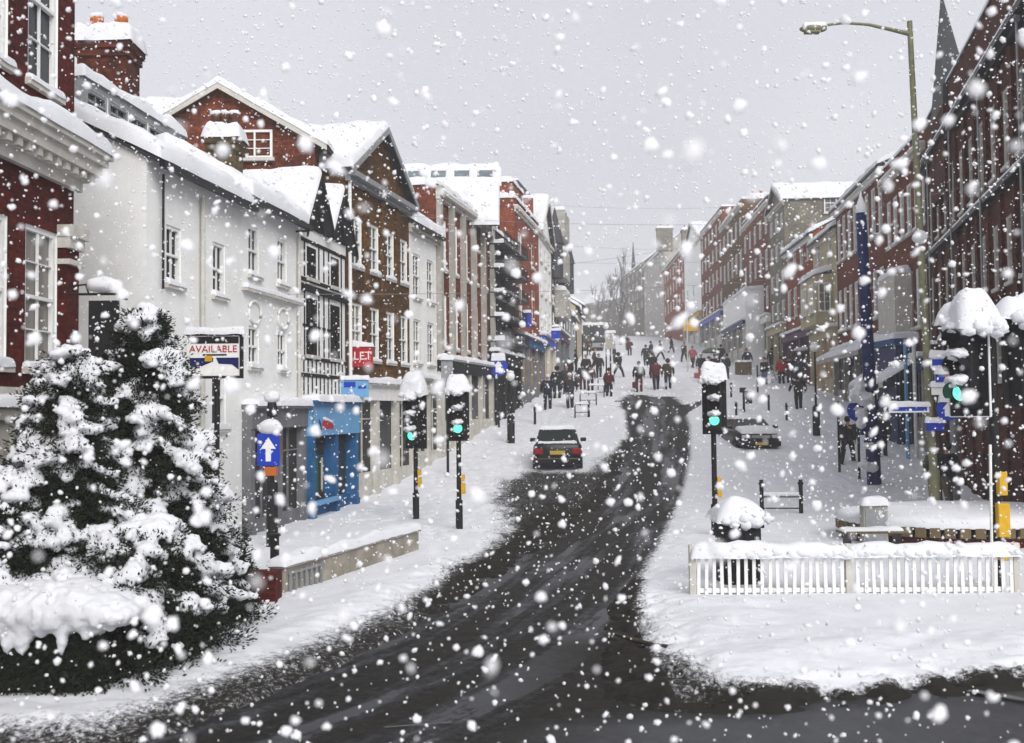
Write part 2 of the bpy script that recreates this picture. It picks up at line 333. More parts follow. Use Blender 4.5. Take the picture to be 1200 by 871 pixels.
# tyre-packed ridges and footprints
ruts = fbm(Xg*1.0, Yg*.25, 3.0, 3, 40)
h = h+.01*ruts*sst(0, -1, d1)
far_tread = sst(-1.5, .5, d5); h = h-.05*far_tread*sst(-.2, .5, n_fine+n_mid*.4)
fp = np.zeros(h.shape); rr = np.random.default_rng(5)
for a, b, n in (((590, 560), (655, 480), 150), ((655, 480), (700, 435), 140), ((500, 640), (600, 530), 110), ((430, 620), (560, 530), 90), ((560, 620), (600, 540), 50), ((850, 620), (880, 540), 50), ((760, 600), (850, 560), 30), ((1000, 600), (985, 520), 110), ((985, 520), (930, 450), 160), ((1060, 600), (1010, 500), 70), ((900, 600), (935, 485), 40), ((1100, 600), (1060, 540), 20), ((870, 560), (900, 450), 40)):
    A, Bq = G(*a), G(*b)
    for i in range(n):
        t = i/n; x = A.x+(Bq.x-A.x)*t+rr.normal(0, .5); y = A.y+(Bq.y-A.y)*t+rr.normal(0, .2)
        j0, j1 = np.searchsorted(YY, [y-.5, y+.5]); i0, i1 = np.searchsorted(XX, [x-.5, x+.5])
        fp[j0:j1, i0:i1] = np.maximum(fp[j0:j1, i0:i1], np.exp(-(((Xg[j0:j1, i0:i1]-x)/.10)**2+((Yg[j0:j1, i0:i1]-y)/.18)**2)))
h = h-.06*fp*(h > .05)
# a low snow bank along the verge on the left and at the road edge on the right
h = h+.10*np.exp(-((d1+1.3)/.45)**2)*(.7+.8*n_mid)*(Xg < 2)*(Yg < 19)+.10*np.exp(-((d1+1.6)/.7)**2)*(.6+.7*n_mid)*(Xg > 2)*(Yg < 15)
def snow_ground_mat():
    m = snow_mat('snow_on_the_ground', (.69, .70, .735)); nt = m.node_tree; b = nt.nodes['Principled BSDF']; L = nt.links.new
    at = nt.nodes.new('ShaderNodeAttribute'); at.attribute_name = 'dirt'
    g = nt.nodes.new('ShaderNodeNewGeometry'); n = _n(nt, 'ShaderNodeTexNoise', Scale=15, Detail=10, Roughness=.85); L(g.outputs['Position'], n.inputs['Vector'])
    mm = nt.nodes.new('ShaderNodeMath'); mm.operation = 'MULTIPLY_ADD'; L(n.outputs[0], mm.inputs[0]); mm.inputs[1].default_value = 6.5
    m2 = nt.nodes.new('ShaderNodeMath'); m2.operation = 'MULTIPLY_ADD'; L(at.outputs['Fac'], m2.inputs[0]); m2.inputs[1].default_value = 3.0; m2.inputs[2].default_value = -4.6
    L(m2.outputs[0], mm.inputs[2]); mm.use_clamp = True
    mix = nt.nodes.new('ShaderNodeMix'); mix.data_type = 'RGBA'; old = b.inputs['Base Color'].links[0].from_socket
    L(mm.outputs[0], mix.inputs[0]); L(old, mix.inputs[6]); mix.inputs[7].default_value = (.018, .016, .013, 1); L(mix.outputs[2], b.inputs['Base Color'])
    return m
dirt = np.clip(.66*inside+np.exp(-(np.clip(d1+np.where(Xg > 1.5, .0, .2), -9, 9)/np.where(Xg > 1.5, .38, .8))**2)*.85+sst(-1.3, .6, d2+.6*n_mid)*.85+sst(-.5, .4, d3)*.8+far_tread*.45+sst(-.2, .2, d4), 0, 1.2)
props(grid_object('snow_cover', Xg, Yg, Zg+h, [snow_ground_mat()], {'dirt': dirt}), kind='structure')
def road_mat():
    m = bpy.data.materials.new('wet_slushy_asphalt'); m.use_nodes = True; nt = m.node_tree; b = nt.nodes['Principled BSDF']; L = nt.links.new
    g = nt.nodes.new('ShaderNodeNewGeometry'); au = nt.nodes.new('ShaderNodeAttribute'); au.attribute_name = 'across'; av = nt.nodes.new('ShaderNodeAttribute'); av.attribute_name = 'along'
    cb = nt.nodes.new('ShaderNodeCombineXYZ'); L(au.outputs['Fac'], cb.inputs[0]); L(av.outputs['Fac'], cb.inputs[1])
    mp = nt.nodes.new('ShaderNodeMapping'); mp.inputs['Scale'].default_value = (1.25, .10, 1); L(cb.outputs[0], mp.inputs['Vector'])
    n1 = _n(nt, 'ShaderNodeTexNoise', Scale=1.0, Detail=5, Roughness=.6); L(mp.outputs[0], n1.inputs['Vector'])
    n2 = _n(nt, 'ShaderNodeTexNoise', Scale=4.5, Detail=12, Roughness=.9); L(g.outputs['Position'], n2.inputs['Vector'])
    n3 = _n(nt, 'ShaderNodeTexNoise', Scale=15, Detail=10, Roughness=.85); L(g.outputs['Position'], n3.inputs['Vector'])
    def ramp(src, p0, p1, c0=(0, 0, 0, 1), c1=(1, 1, 1, 1)):
        r = nt.nodes.new('ShaderNodeValToRGB'); e = r.color_ramp.elements; e[0].position = p0; e[0].color = c0; e[1].position = p1; e[1].color = c1; L(src, r.inputs[0]); return r.outputs[0]
    def mth(op, a, bb):
        q = nt.nodes.new('ShaderNodeMath'); q.operation = op; q.use_clamp = True
        for k, v in enumerate((a, bb)):
            if isinstance(v, (int, float)): q.inputs[k].default_value = v
            else: L(v, q.inputs[k])
        return q.outputs[0]
    n1b = nt.nodes.new('ShaderNodeMath'); n1b.operation = 'MULTIPLY_ADD'; L(n2.outputs[0], n1b.inputs[0]); n1b.inputs[1].default_value = .40; n1c = nt.nodes.new('ShaderNodeMath'); n1c.operation = 'SUBTRACT'; L(n1.outputs[0], n1c.inputs[0]); n1c.inputs[1].default_value = .20; L(n1c.outputs[0], n1b.inputs[2])
    track = ramp(n1b.outputs[0], .45, .56); as_ = nt.nodes.new('ShaderNodeAttribute'); as_.attribute_name = 'smooth_asphalt'; ar_ = nt.nodes.new('ShaderNodeAttribute'); ar_.attribute_name = 'rough_slush'; track = mth('SUBTRACT', track, ar_.outputs['Fac']); track = mth('MAXIMUM', track, as_.outputs['Fac']); asp = ramp(n2.outputs[0], .35, .65, (.024, .025, .029, 1), (.062, .065, .073, 1)); slush = ramp(n2.outputs[0], .38, .72, (.006, .005, .004, 1), (.050, .043, .034, 1))
    mx = nt.nodes.new('ShaderNodeMix'); mx.data_type = 'RGBA'; L(track, mx.inputs[0]); L(slush, mx.inputs[6]); L(asp, mx.inputs[7])
    grains = mth('MULTIPLY', ramp(n3.outputs[0], .57, .63), ramp(n2.outputs[0], .44, .56)); grains = mth('MULTIPLY', grains, .8)
    mx2 = nt.nodes.new('ShaderNodeMix'); mx2.data_type = 'RGBA'; L(grains, mx2.inputs[0]); L(mx.outputs[2], mx2.inputs[6]); mx2.inputs[7].default_value = (.26, .255, .245, 1); L(mx2.outputs[2], b.inputs['Base Color'])
    b.inputs['Specular IOR Level'].default_value = .3
    ro = nt.nodes.new('ShaderNodeMapRange'); ro.inputs[3].default_value = .85; ro.inputs[4].default_value = .42; L(track, ro.inputs[0]); L(ro.outputs[0], b.inputs['Roughness'])
    bp = _n(nt, 'ShaderNodeBump', Strength=1.0, Distance=.05); ad = nt.nodes.new('ShaderNodeMath'); L(n2.outputs[0], ad.inputs[0]); L(n3.outputs[0], ad.inputs[1])
    hm_ = nt.nodes.new('ShaderNodeMapRange'); hm_.inputs[3].default_value = 1; hm_.inputs[4].default_value = .12; L(track, hm_.inputs[0]); m9 = nt.nodes.new('ShaderNodeMath'); m9.operation = 'MULTIPLY'; L(ad.outputs[0], m9.inputs[0]); L(hm_.outputs[0], m9.inputs[1]); L(m9.outputs[0], bp.inputs['Height']); L(bp.outputs[0], b.inputs['Normal'])
    return m
cen = [(-30, 8.5), (-14, 9.2)]+gpoly([(120, 905), (300, 862), (420, 820), (540, 770), (640, 705), (700, 645), (745, 595), (768, 545), (772, 500), (768, 470)]); cen += [(cen[-1][0]+.5, 150)]
xr = np.arange(-15, 25.01, .2); yr = YY[::3]; Xr, Yr = np.meshgrid(xr, yr)
bd = np.full(Xr.shape, 1e9); au_ = np.zeros(Xr.shape); al_ = np.zeros(Xr.shape); sacc = 0
for (x0, y0), (x1, y1) in zip(cen[:-1], cen[1:]):
    ex, ey = x1-x0, y1-y0; l = math.hypot(ex, ey); t_ = np.clip(((Xr-x0)*ex+(Yr-y0)*ey)/(l*l), 0, 1); dd = np.hypot(Xr-x0-t_*ex, Yr-y0-t_*ey); c_ = ((Xr-x0)*ey-(Yr-y0)*ex)/l
    k_ = dd < bd; bd = np.where(k_, dd, bd); au_ = np.where(k_, np.sign(c_)*dd, au_); al_ = np.where(k_, sacc+t_*l, al_); sacc += l
nr_ = fbm(Xr, Yr, .8, 3, 66); smooth_ = sst(.9, .2, Yr-(8.9+.30*Xr)+.5*nr_)*sst(-1, 1.5, Xr); rough_ = sst(-.5, 1.5, Xr)*sst(13.5, 12.5, Yr)*(1-smooth_)
props(grid_object('road', Xr, Yr, np.interp(Yr, _gy, _gz), [road_mat()], {'across': au_, 'along': al_, 'smooth_asphalt': smooth_, 'rough_slush': rough_}), kind='structure')
xs = np.linspace(-300, 300, 61); ys = np.concatenate([np.linspace(-60, 140, 81), np.linspace(145, 420, 50)]); Xs, Ys = np.meshgrid(xs, ys)
Zs = np.interp(Ys, _gy, _gz)-.25; Zs = np.where((Ys > 149)|(Ys < 5.9)|(Xs < -20)|(Xs > 29), Zs+.28, Zs)
props(grid_object('ground', Xs, Ys, Zs, [SNOW]), kind='structure')
# ------------------------------------------------------------ buildings
_wcache = {}
def window_mesh(wd, ht, style, fm):
    key = (round(wd, 2), round(ht, 2), style, fm.name)
    if key in _wcache: return _wcache[key]
    f = MB(); t = .07; y0, y1 = .03, .10
    f.box(-wd/2, -wd/2+t, y0, y1, 0, ht); f.box(wd/2-t, wd/2, y0, y1, 0, ht)
    f.box(-wd/2+t, wd/2-t, y0, y1, 0, t); f.box(-wd/2+t, wd/2-t, y0, y1, ht-t, ht)
    if style == 'sash':
        f.box(-wd/2+t, wd/2-t, y0-.012, y1-.01, ht*.5-.025, ht*.5+.025); f.box(-.012, .012, y0+.02, y1-.01, t, ht*.5-.025); f.box(-.012, .012, y0+.02, y1-.01, ht*.5+.025, ht-t)
        if ht > 1.3:
            for k in (.27, .75):
                for s in (-1, 1): f.box(min(s*.012, s*(wd/2-t)), max(s*.012, s*(wd/2-t)), y0+.024, y1-.014, ht*k-.01, ht*k+.01)
    elif style == 'case':
        n = max(2, round(wd/.45))
        for k in range(1, n): x = -wd/2+wd*k/n; f.box(x-.025, x+.025, y0-.01, y1-.01, t, ht-t)
        for k in range(n):
            xa = -wd/2+wd*k/n+.026 if k else -wd/2+t; xb = -wd/2+wd*(k+1)/n-.026 if k < n-1 else wd/2-t
            for q in (.35, .65): f.box(xa, xb, y0+.02, y1-.015, ht*q-.012, ht*q+.012)
    elif style == 'plain':
        f.box(-wd/2+t, wd/2-t, y0+.01, y1-.01, ht*.5-.02, ht*.5+.02)
    me = f.mesh('window', fm)
    g = MB(); g.box(-wd/2+.02, wd/2-.02, .105, .125, .02, ht-.02); gm = g.mesh('pane', GLASS)
    s = MB(); s.box(-wd/2-.08, wd/2+.08, -.09, .028, -.10, -.002); sm_ = s.mesh('sill', M['offwhite'])
    q = MB(); q.snow((-wd/2-.05, -.09, 0), (wd/2+.05, -.09, 0), (wd/2+.05, .028, 0), (-wd/2-.05, .028, 0), .09, .2, .02, edge=.05, amp=.4); qm = q.mesh('sill_snow', SNOW)
    _wcache[key] = (me, gm, sm_, qm); return _wcache[key]
def put_window(root, x, y, z, wd, ht, style='sash', fm=None, rz=0, detail=2):
    me, gm, sm_, qm = window_mesh(wd, ht, style, fm or M['white'])
    o = link('window', me, root, (x, y, z), rz); link('pane', gm, o)
    if detail > 0: link('sill', sm_, o)
    if detail > 1: link('sill_snow', qm, o)
    return o
def facade(mb, x0, x1, z0, z1, rows, rev=.14, mrev=1, y=0.0):
    rows = sorted(rows, key=lambda r: r[0]); z = z0
    Q = lambda a, b, c, d: mb.quad((a, y, c), (b, y, c), (b, y, d), (a, y, d), 0)
    for zb, ht, xsn, wd in rows:
        if zb > z: Q(x0, x1, z, zb)
        xx = x0
        for xc in sorted(xsn):
            Q(xx, xc-wd/2, zb, zb+ht); a, b = xc-wd/2, xc+wd/2; t = y+rev
            mb.quad((a, y, zb), (a, t, zb), (a, t, zb+ht), (a, y, zb+ht), mrev); mb.quad((b, t, zb), (b, y, zb), (b, y, zb+ht), (b, t, zb+ht), mrev)
            mb.quad((a, y, zb), (b, y, zb), (b, t, zb), (a, t, zb), mrev); mb.quad((a, t, zb+ht), (b, t, zb+ht), (b, y, zb+ht), (a, y, zb+ht), mrev)
            xx = xc+wd/2
        Q(xx, x1, zb, zb+ht); z = zb+ht
    Q(x0, x1, z, z1)
def front_z(px, py, A, Bp):           # height at which the line of sight through a photo point meets the facade line A-B
    d = ray(px, py); ax, ay = A; bx, by = Bp; ex, ey = bx-ax, by-ay
    den = d.x*ey-d.y*ex; t = (ax*ey-ay*ex)/den; return d.z*t
def shopfront(root, L0, L1, zg0, zg1, hs, colm, fascm, panem, bays=2, proj=.16, awn=None, door=None, snow=True, label=None, fh=.5):
    zf = min(zg0, zg1)-.3; zt = hs
    sp = MB(); sp.box(L0, L1, -proj*.55, -.003, zf, max(zg0, zg1)+.45)
    s = sp.build('shopfront', colm, root)
    if label: s['label'] = label
    for k in range(bays+1):
        x = L0+.12+(L1-L0-.24)*k/bays; p = MB(); p.box(x-.12, x+.12, -proj-.02, -.004, zf, zt-fh); p.box(x-.14, x+.14, -proj-.05, -proj-.021, zf, max(zg0, zg1)+.3); p.build('pilaster', colm, s)
    f = MB(); f.box(L0, L1, -proj-.06, -.005, zt-fh, zt-.03); f.build('fascia', fascm, s)
    c = MB(); c.box(L0-.03, L1+.03, -proj-.2, -.004, zt-.029, zt+.06); c.build('cornice', colm, s)
    if snow: q = MB(); q.snow((L0, -proj-.2, zt+.06), (L1, -proj-.2, zt+.06), (L1, -.01, zt+.06), (L0, -.01, zt+.06), .16, .3, .03, edge=.1); q.build('snow_ledge', SNOW, s)
    for k in range(bays):
        a = L0+.24+(L1-L0-.24)*k/bays; b = L0+(L1-L0-.24)*(k+1)/bays
        zlo = max(zg0, zg1)+.45
        if door == k:
            d = MB(); d.box(a, b, -.05, -.006, zf, zt-fh); d.build('door', M['black'], s)
            d = MB(); d.box(a+.12, b-.12, -.065, -.051, zlo, zt-1.0); d.build('pane', GLASS, s); continue
        g = MB(); g.box(a, b, -.04, -.006, zlo, zt-fh); g.build('pane', panem, s)
        fr = MB(); n = max(1, round((b-a)/.8))
        for j in range(n+1): x = a+(b-a)*j/n; fr.box(x-.025, x+.025, -.085, -.041, zlo, zt-fh)
        for j in range(n): fr.box(a+(b-a)*j/n+.026, a+(b-a)*(j+1)/n-.026, -.08, -.041, zt-fh-.6, zt-fh-.56)
        fr.build('glazing_bars', colm, s)
    if awn:
        m_, out, drop = awn; q = MB(); q.quad((L0+.1, -proj-.21, zt-.1), (L1-.1, -proj-.21, zt-.1), (L1-.1, -proj-.21-out, zt-.1-drop), (L0+.1, -proj-.21-out, zt-.1-drop)); q.box(L0+.1, L1-.1, -proj-.22-out, -proj-.2-out, zt-.35-drop, zt-.1-drop); aw = q.build('awning', m_, s)
        q = MB(); q.snow((L0+.1, -proj-.21-out, zt-.1-drop), (L1-.1, -proj-.21-out, zt-.1-drop), (L1-.1, -proj-.23, zt-.1), (L0+.1, -proj-.23, zt-.1), .14, .3, .02); q.build('awning_snow', SNOW, aw)
    return s
def quads_slab(mb, a, b, c, d, t, m=0):
    a, b, c, d = map(Vector, (a, b, c, d)); dn = Vector((0, 0, -t)); mb.quad(a, b, c, d, m); mb.quad(d+dn, c+dn, b+dn, a+dn, m)
    for p, q in ((a, b), (b, c), (c, d), (d, a)): mb.quad(p+dn, q+dn, q, p, m)
def building(name, label, A, Bp, ztop, depth, wall, rows=None, floors=2, cols=3, ww=.9, style='sash', shop=None, roof='flat', rise=2., hs=3.2, trim=None, roofm=None,
             reveal=None, cornice=True, winm=None, detail=2, parapet=.35, group=None, snow_t=.24, ngab=1, flankwin=None, sband=None, hw=None, ridge=.5, back=0, corn=.22, lintel=False, zbase=None):
    A = Vector(A); Bp = Vector(Bp); dirv = Bp-A; Ln = dirv.length; th = math.atan2(dirv.y, dirv.x); mid = (A+Bp)/2
    zb = gz(mid.y) if zbase is None else zbase; root = thing(name, label, 'building', (A.x, A.y, zb), th, group); H = ztop-zb
    trim = trim or M['offwhite']; roofm = roofm or M['slate']; rw = reveal or M['white']
    g0, g1 = gz(A.y)-zb, gz(Bp.y)-zb; zlow = min(g0, g1)-1.0
    if rows is None:
        fh = (H-hs-.25)/floors; rows = []
        for i in range(floors):
            hh = (hw or .58)*fh*(1 if i < floors-1 or floors == 1 else .88); rows.append((hs+fh*(i+.22), hh, [Ln*(k+.5)/cols for k in range(cols)], ww))
    mb = MB(); facade(mb, 0, Ln, zlow, H, rows); D = depth
    mb.quad((Ln, 0, zlow), (Ln, D, zlow), (Ln, D, H), (Ln, 0, H)); mb.quad((0, D, zlow), (0, 0, zlow), (0, 0, H), (0, D, H)); mb.quad((Ln, D, zlow), (0, D, zlow), (0, D, H), (Ln, D, H))
    rf = MB(); sn = MB(); o = .28
    if roof == 'flat':
        mb.box(0, Ln, 0, .25, H+.001, H+parapet); mb.box(0, .25, .251, D, H+.001, H+parapet); mb.box(Ln-.25, Ln, .251, D, H+.001, H+parapet)
        rf.box(.25, Ln-.25, .25, D, H-.1, H+.02)
        sn.snow((-.02, -.05, H+parapet), (Ln+.02, -.05, H+parapet), (Ln+.02, .3, H+parapet), (-.02, .3, H+parapet), snow_t*.8, .35, .02, edge=.1)
        sn.snow((-.03, .3, H+parapet), (.3, .3, H+parapet), (.3, D, H+parapet), (-.03, D, H+parapet), snow_t*.8, .35, .02, edge=.1)
        sn.snow((Ln-.3, .3, H+parapet), (Ln+.03, .3, H+parapet), (Ln+.03, D, H+parapet), (Ln-.3, D, H+parapet), snow_t*.8, .35, .02, edge=.1)
        sn.snow((.26, .26, H+.03), (Ln-.26, .26, H+.03), (Ln-.26, D, H+.03), (.26, D, H+.03), .3, .6, .0)
    elif roof == 'par':
        r = D*ridge; zr = H+rise; sl = rise/r; e = (0-o)*sl
        for x, s in ((0, 1), (Ln, -1)):
            T = [(x, 0, H), (x, D, H), (x, r, zr)]; mb.tri(*(T[::-1] if s > 0 else T))
        quads_slab(rf, (-.1, -o, H+e+.12), (Ln+.1, -o, H+e+.12), (Ln+.1, r, zr+.12), (-.1, r, zr+.12), .11)
        s2 = rise/(D-r); quads_slab(rf, (Ln+.1, D+o, H-o*s2+.12), (-.1, D+o, H-o*s2+.12), (-.1, r, zr+.119), (Ln+.1, r, zr+.119), .11)
        sn.snow((-.12, -o-.04, H+e+.13), (Ln+.12, -o-.04, H+e+.13), (Ln+.12, r+.05, zr+.13), (-.12, r+.05, zr+.13), snow_t, .4, .02)
        sn.snow((Ln+.12, D+o, H-o*s2+.13), (-.12, D+o, H-o*s2+.13), (-.12, r-.05, zr+.13), (Ln+.12, r-.05, zr+.13), snow_t, .6, .02)
        gt = MB(); gt.box(-.05, Ln+.05, -o-.12, -o-.005, H+e-.08, H+e+.04); gt.build('gutter', M['iron'], root)
    elif roof == 'perp':
        gw = Ln/ngab
        for k in range(ngab):
            x0, x1 = k*gw, (k+1)*gw; xm = (x0+x1)/2; zr = H+rise; sl = rise/(gw/2); of = .3
            mb.tri((x0, 0, H), (x1, 0, H), (xm, 0, zr)); mb.tri((x1, D, H), (x0, D, H), (xm, D, zr))
            ea = .18 if k == 0 else 0; eb = .18 if k == ngab-1 else 0
            quads_slab(rf, (x0-ea, D, H-ea*sl+.1), (x0-ea, -of, H-ea*sl+.1), (xm, -of, zr+.1), (xm, D, zr+.1), .1)
            quads_slab(rf, (x1+eb, -of, H-eb*sl+.1), (x1+eb, D, H-eb*sl+.1), (xm, D, zr+.101), (xm, -of, zr+.101), .1)
            sn.snow((x0-ea, D, H-ea*sl+.11), (x0-ea, -of, H-ea*sl+.11), (xm+.02, -of, zr+.11), (xm+.02, D, zr+.11), snow_t, .35, .02)
            sn.snow((x1+eb, -of, H-eb*sl+.11), (x1+eb, D, H-eb*sl+.11), (xm-.02, D, zr+.11), (xm-.02, -of, zr+.11), snow_t, .35, .02)
            bb = MB()
            for sx in (-1, 1):
                xe = xm+sx*(gw/2+(.18 if (k == 0 and sx < 0) or (k == ngab-1 and sx > 0) else -.02)); ze = H-(abs(xe-xm)-gw/2)*sl
                P4 = [(xe, -of-.05, ze-.12), (xm, -of-.05, zr-.12), (xm, -of-.05, zr+.09), (xe, -of-.05, ze+.09)]
                n0 = [Vector(p) for p in P4]; n1 = [p+Vector((0, .045, 0)) for p in n0]
                bb.add(n0+n1, [(0, 1, 2, 3), (7, 6, 5, 4), (0, 4, 5, 1), (1, 5, 6, 2), (2, 6, 7, 3), (3, 7, 4, 0)])
            bb.build('bargeboard', trim, root)
    elif roof == 'monox':
        quads_slab(rf, (-.1, -o, H+.02), (Ln+.1, -o, H+rise), (Ln+.1, D, H+rise), (-.1, D, H+.02), .12)
        mb.tri((0, 0, H), (Ln, 0, H), (Ln, 0, H+rise-.12)); mb.tri((Ln, D, H), (0, D, H), (Ln, D, H+rise-.12)); mb.quad((Ln, 0, H), (Ln, D, H), (Ln, D, H+rise-.12), (Ln, 0, H+rise-.12))
        sn.snow((-.12, -o, H+.03), (Ln+.1, -o, H+rise+.01), (Ln+.1, D, H+rise+.01), (-.12, D, H+.03), snow_t, .45, .02)
    mb.build('wall', [wall, rw], root)
    if rf.v: rf.build('roof', roofm, root)
    if sn.v: sn.build('roof_snow', SNOW, root)
    if cornice:
        zc = H-.28; c = MB(); c.box(-.02, Ln+.02, -corn*.5, -.002, zc-.14, zc); c.box(-.04, Ln+.04, -corn, -.002, zc+.001, zc+.17); c.build('cornice', trim, root)
        if roof == 'flat': q = MB(); q.snow((0, -corn, zc+.17), (Ln, -corn, zc+.17), (Ln, -.005, zc+.17), (0, -.005, zc+.17), .09, .4, .01, edge=.06); q.build('cornice_snow', SNOW, root)
    for zb_, ht, xs_, wd in rows:
        for x in xs_:
            put_window(root, x, 0, zb_, wd, ht, style, winm, 0, detail)
    for fw in (flankwin or []):
        yy, zz, wd, ht, st = fw; put_window(root, -.105, yy, zz, wd, ht, st, winm, R(-90), 1)
    if shop:
        shopfront(root, 0, Ln, g0, g1, hs-.1, **shop)
    for zz, hh, pr, mm in (sband or []):
        q = MB(); q.box(0, Ln, -pr, -.003, zz, zz+hh); b_ = q.build('string_course', mm, root); q = MB(); q.snow((0, -pr, zz+hh), (Ln, -pr, zz+hh), (Ln, -.005, zz+hh), (0, -.005, zz+hh), .08, .4, .01, edge=.05); q.build('snow_ledge', SNOW, b_)
    root['_L'] = Ln; root['_H'] = H
    return root
def chimney(label, x, y, z0, z1, wx, wy, bm, pots=2, rz=0, snow=.35, potm=None, cap=True):
    r = thing('chimney', label, 'chimney', (x, y, z0), rz); h = z1-z0
    m = MB(); m.box(-wx/2, wx/2, -wy/2, wy/2, 0, h-.35); m.box(-wx/2-.05, wx/2+.05, -wy/2-.05, wy/2+.05, h-.349, h-.18); m.box(-wx/2-.1, wx/2+.1, -wy/2-.1, wy/2+.1, h-.179, h); m.build('stack', bm, r)
    q = MB(); q.snow((-wx/2-.12, -wy/2-.12, h), (wx/2+.12, -wy/2-.12, h), (wx/2+.12, wy/2+.12, h), (-wx/2-.12, wy/2+.12, h), snow, .15, .02, edge=.2); q.build('snow_cap', SNOW, r)
    for k in range(pots):
        xx = (k-(pots-1)/2)*wx/pots; q = MB(); q.lathe([(.13, h+.02), (.15, h+.1), (.12, h+.15), (.11, h+.55), (.15, h+.6), (.15, h+.68), (.08, h+.68)], 12, 0, (xx, 0, 0)); p = q.build('pot', potm or M['orange'], r)
        q = MB(); q.blob((xx, 0, h+.7), (.16, .16, .10), 0, 2, .2, 2, k); q.build('snow_cap', SNOW, p)
    return r
# ---------- left side of the street, from the camera uphill
def LP(Y): return (fL(Y), Y)
def lpipe(root, x, z0, z1, m, y=-.08, r=.05):
    q = MB(); q.tube([(x, y, z0), (x, y, z1)], r, 8); q.build('downpipe', m, root)
# near red brick house, cut by the left edge of the photograph
A0, B0 = (-7.23, 5.0), (-6.87, 16.0); z_c = 3.6; zb0 = -2.9
rows0 = [(3.7-.1, 2.05, [1.2, 3.1, 5.0, 6.9, 8.55, 10.0], .95)]
nh = building('brick_townhouse', 'dark red brick townhouse with deep white cornice, nearest building on the left', A0, B0, 9.2, 7.5, B['red'], rows=rows0+[(7.75, 2.5, [1.2, 3.1, 5.0, 6.9, 8.55, 10.0], .9)], roof='flat', cornice=False, trim=M['offwhite'], detail=2)
q = MB()
for pr, za, zb_ in ((.10, 6.42, 6.58), (.17, 6.581, 6.70), (.32, 6.701, 6.87), (.39, 6.871, 6.99), (.45, 6.991, 7.10)):
    q.box(-.3, 11.0+pr, -pr, -.003, za, zb_); q.box(11.008, 11.005+pr, -.002, 7.5, za, zb_)
for k in range(40): q.box(.1+k*.28, .22+k*.28, -.28, -.171, 6.583, 6.70)
cn = q.build('cornice', M['offwhite'], nh)
q = MB(); q.snow((-.3, -.45, 7.10), (11.45, -.45, 7.10), (11.45, -.01, 7.2), (-.3, -.01, 7.2), .26, .3, .03); q.snow((11.01, -.2, 7.10), (11.46, -.2, 7.10), (11.46, 7.5, 7.10), (11.01, 7.5, 7.2), .24, .3, .03); q.build('snow_ledge', SNOW, cn)
q = MB(); q.box(0, 11.04, -.06, -.003, 3.18, 3.3); q.build('string_course', M['offwhite'], nh)
q = MB(); q.box(0, 11.06, -.12, -.003, -.6, 2.85); q.box(0, 11.09, -.2, -.003, 2.851, 3.05); gf = q.build('stone_ground_floor', M['palestone'], nh)
q = MB(); q.snow((0, -.22, 3.05), (11.1, -.22, 3.05), (11.1, -.01, 3.05), (0, -.01, 3.05), .14, .3, .03, edge=.08); q.build('snow_ledge', SNOW, gf)
for k in range(7):
    q = MB()
    for zz in np.arange(.2, 2.6, .45): q.box(.15+k*1.75, 1.1+k*1.75, -.15, -.121, zz, zz+.4)
    q.build('stone_block_pier', M['palestone'], gf)
for x in (.35, 10.72):       # brick pilasters with stone capitals
    q = MB(); q.box(x-.22, x+.22, -.12, -.003, 3.31, 5.75); p = q.build('pilaster', B['red'], nh); q = MB(); q.box(x-.26, x+.26, -.2, -.004, 5.2, 5.28); q.box(x-.25, x+.26, -.2, -.004, 5.45, 5.62); q.box(x-.27, x+.29, -.26, -.004, 5.621, 5.8); q.build('capital', M['offwhite'], p)

# white rendered terrace house
A1, B1 = LP(19), LP(23.3)
w1 = building('white_rendered_house', 'white rendered house with two small sash windows, behind the near snow-laden trees', A1, B1, 4.83, 7, M['white_wall'],
    rows=[(5.45, 1.15, [1.08, 3.15], .62), (2.6, 1.3, [1.08, 3.15], .7)], roof='par', rise=1.0, ridge=.28, cornice=False, detail=2, snow_t=.3, reveal=M['white_wall'], style='sash')
lpipe(w1, 2.2, .2, 7.4, M['offwhite']); lpipe(w1, .5, 5.3, 7.5, M['iron'], r=.025)
w1b = building('white_rendered_house', 'white rendered house with blocked niches over a grey shop, left of the timbered house', LP(23.3), LP(26.9), 5.05, 6, M['white_wall'],
    rows=[(6.15, 1.15, [.7, 2.5], .62), (4.0, .95, [.7, 2.5], .6)], roof='par', rise=1.1, ridge=.3, cornice=False, snow_t=.3, reveal=M['white_wall'], hs=3.15,
    shop=dict(colm=M['greyshop'], fascm=M['greyshop'], panem=M['shopdark'], bays=2, proj=.2), sband=[(5.72, .09, .16, M['offwhite'])])
lpipe(w1b, 3.5, 3.2, 7.6, M['offwhite'])
for x in (.7, 2.5): q = MB(); q.tube([(x+.36*math.cos(a), -.03, 5.28+.26*math.sin(a)) for a in np.linspace(0, 2*math.pi, 20)], .035, 6); q.build('plaster_ring', M['white_wall'], w1b)
q = MB(); q.box(.4, 1.75, -.3, -.27, 1.9, 2.35); q.build('hanging_board', M['brown'], w1b)
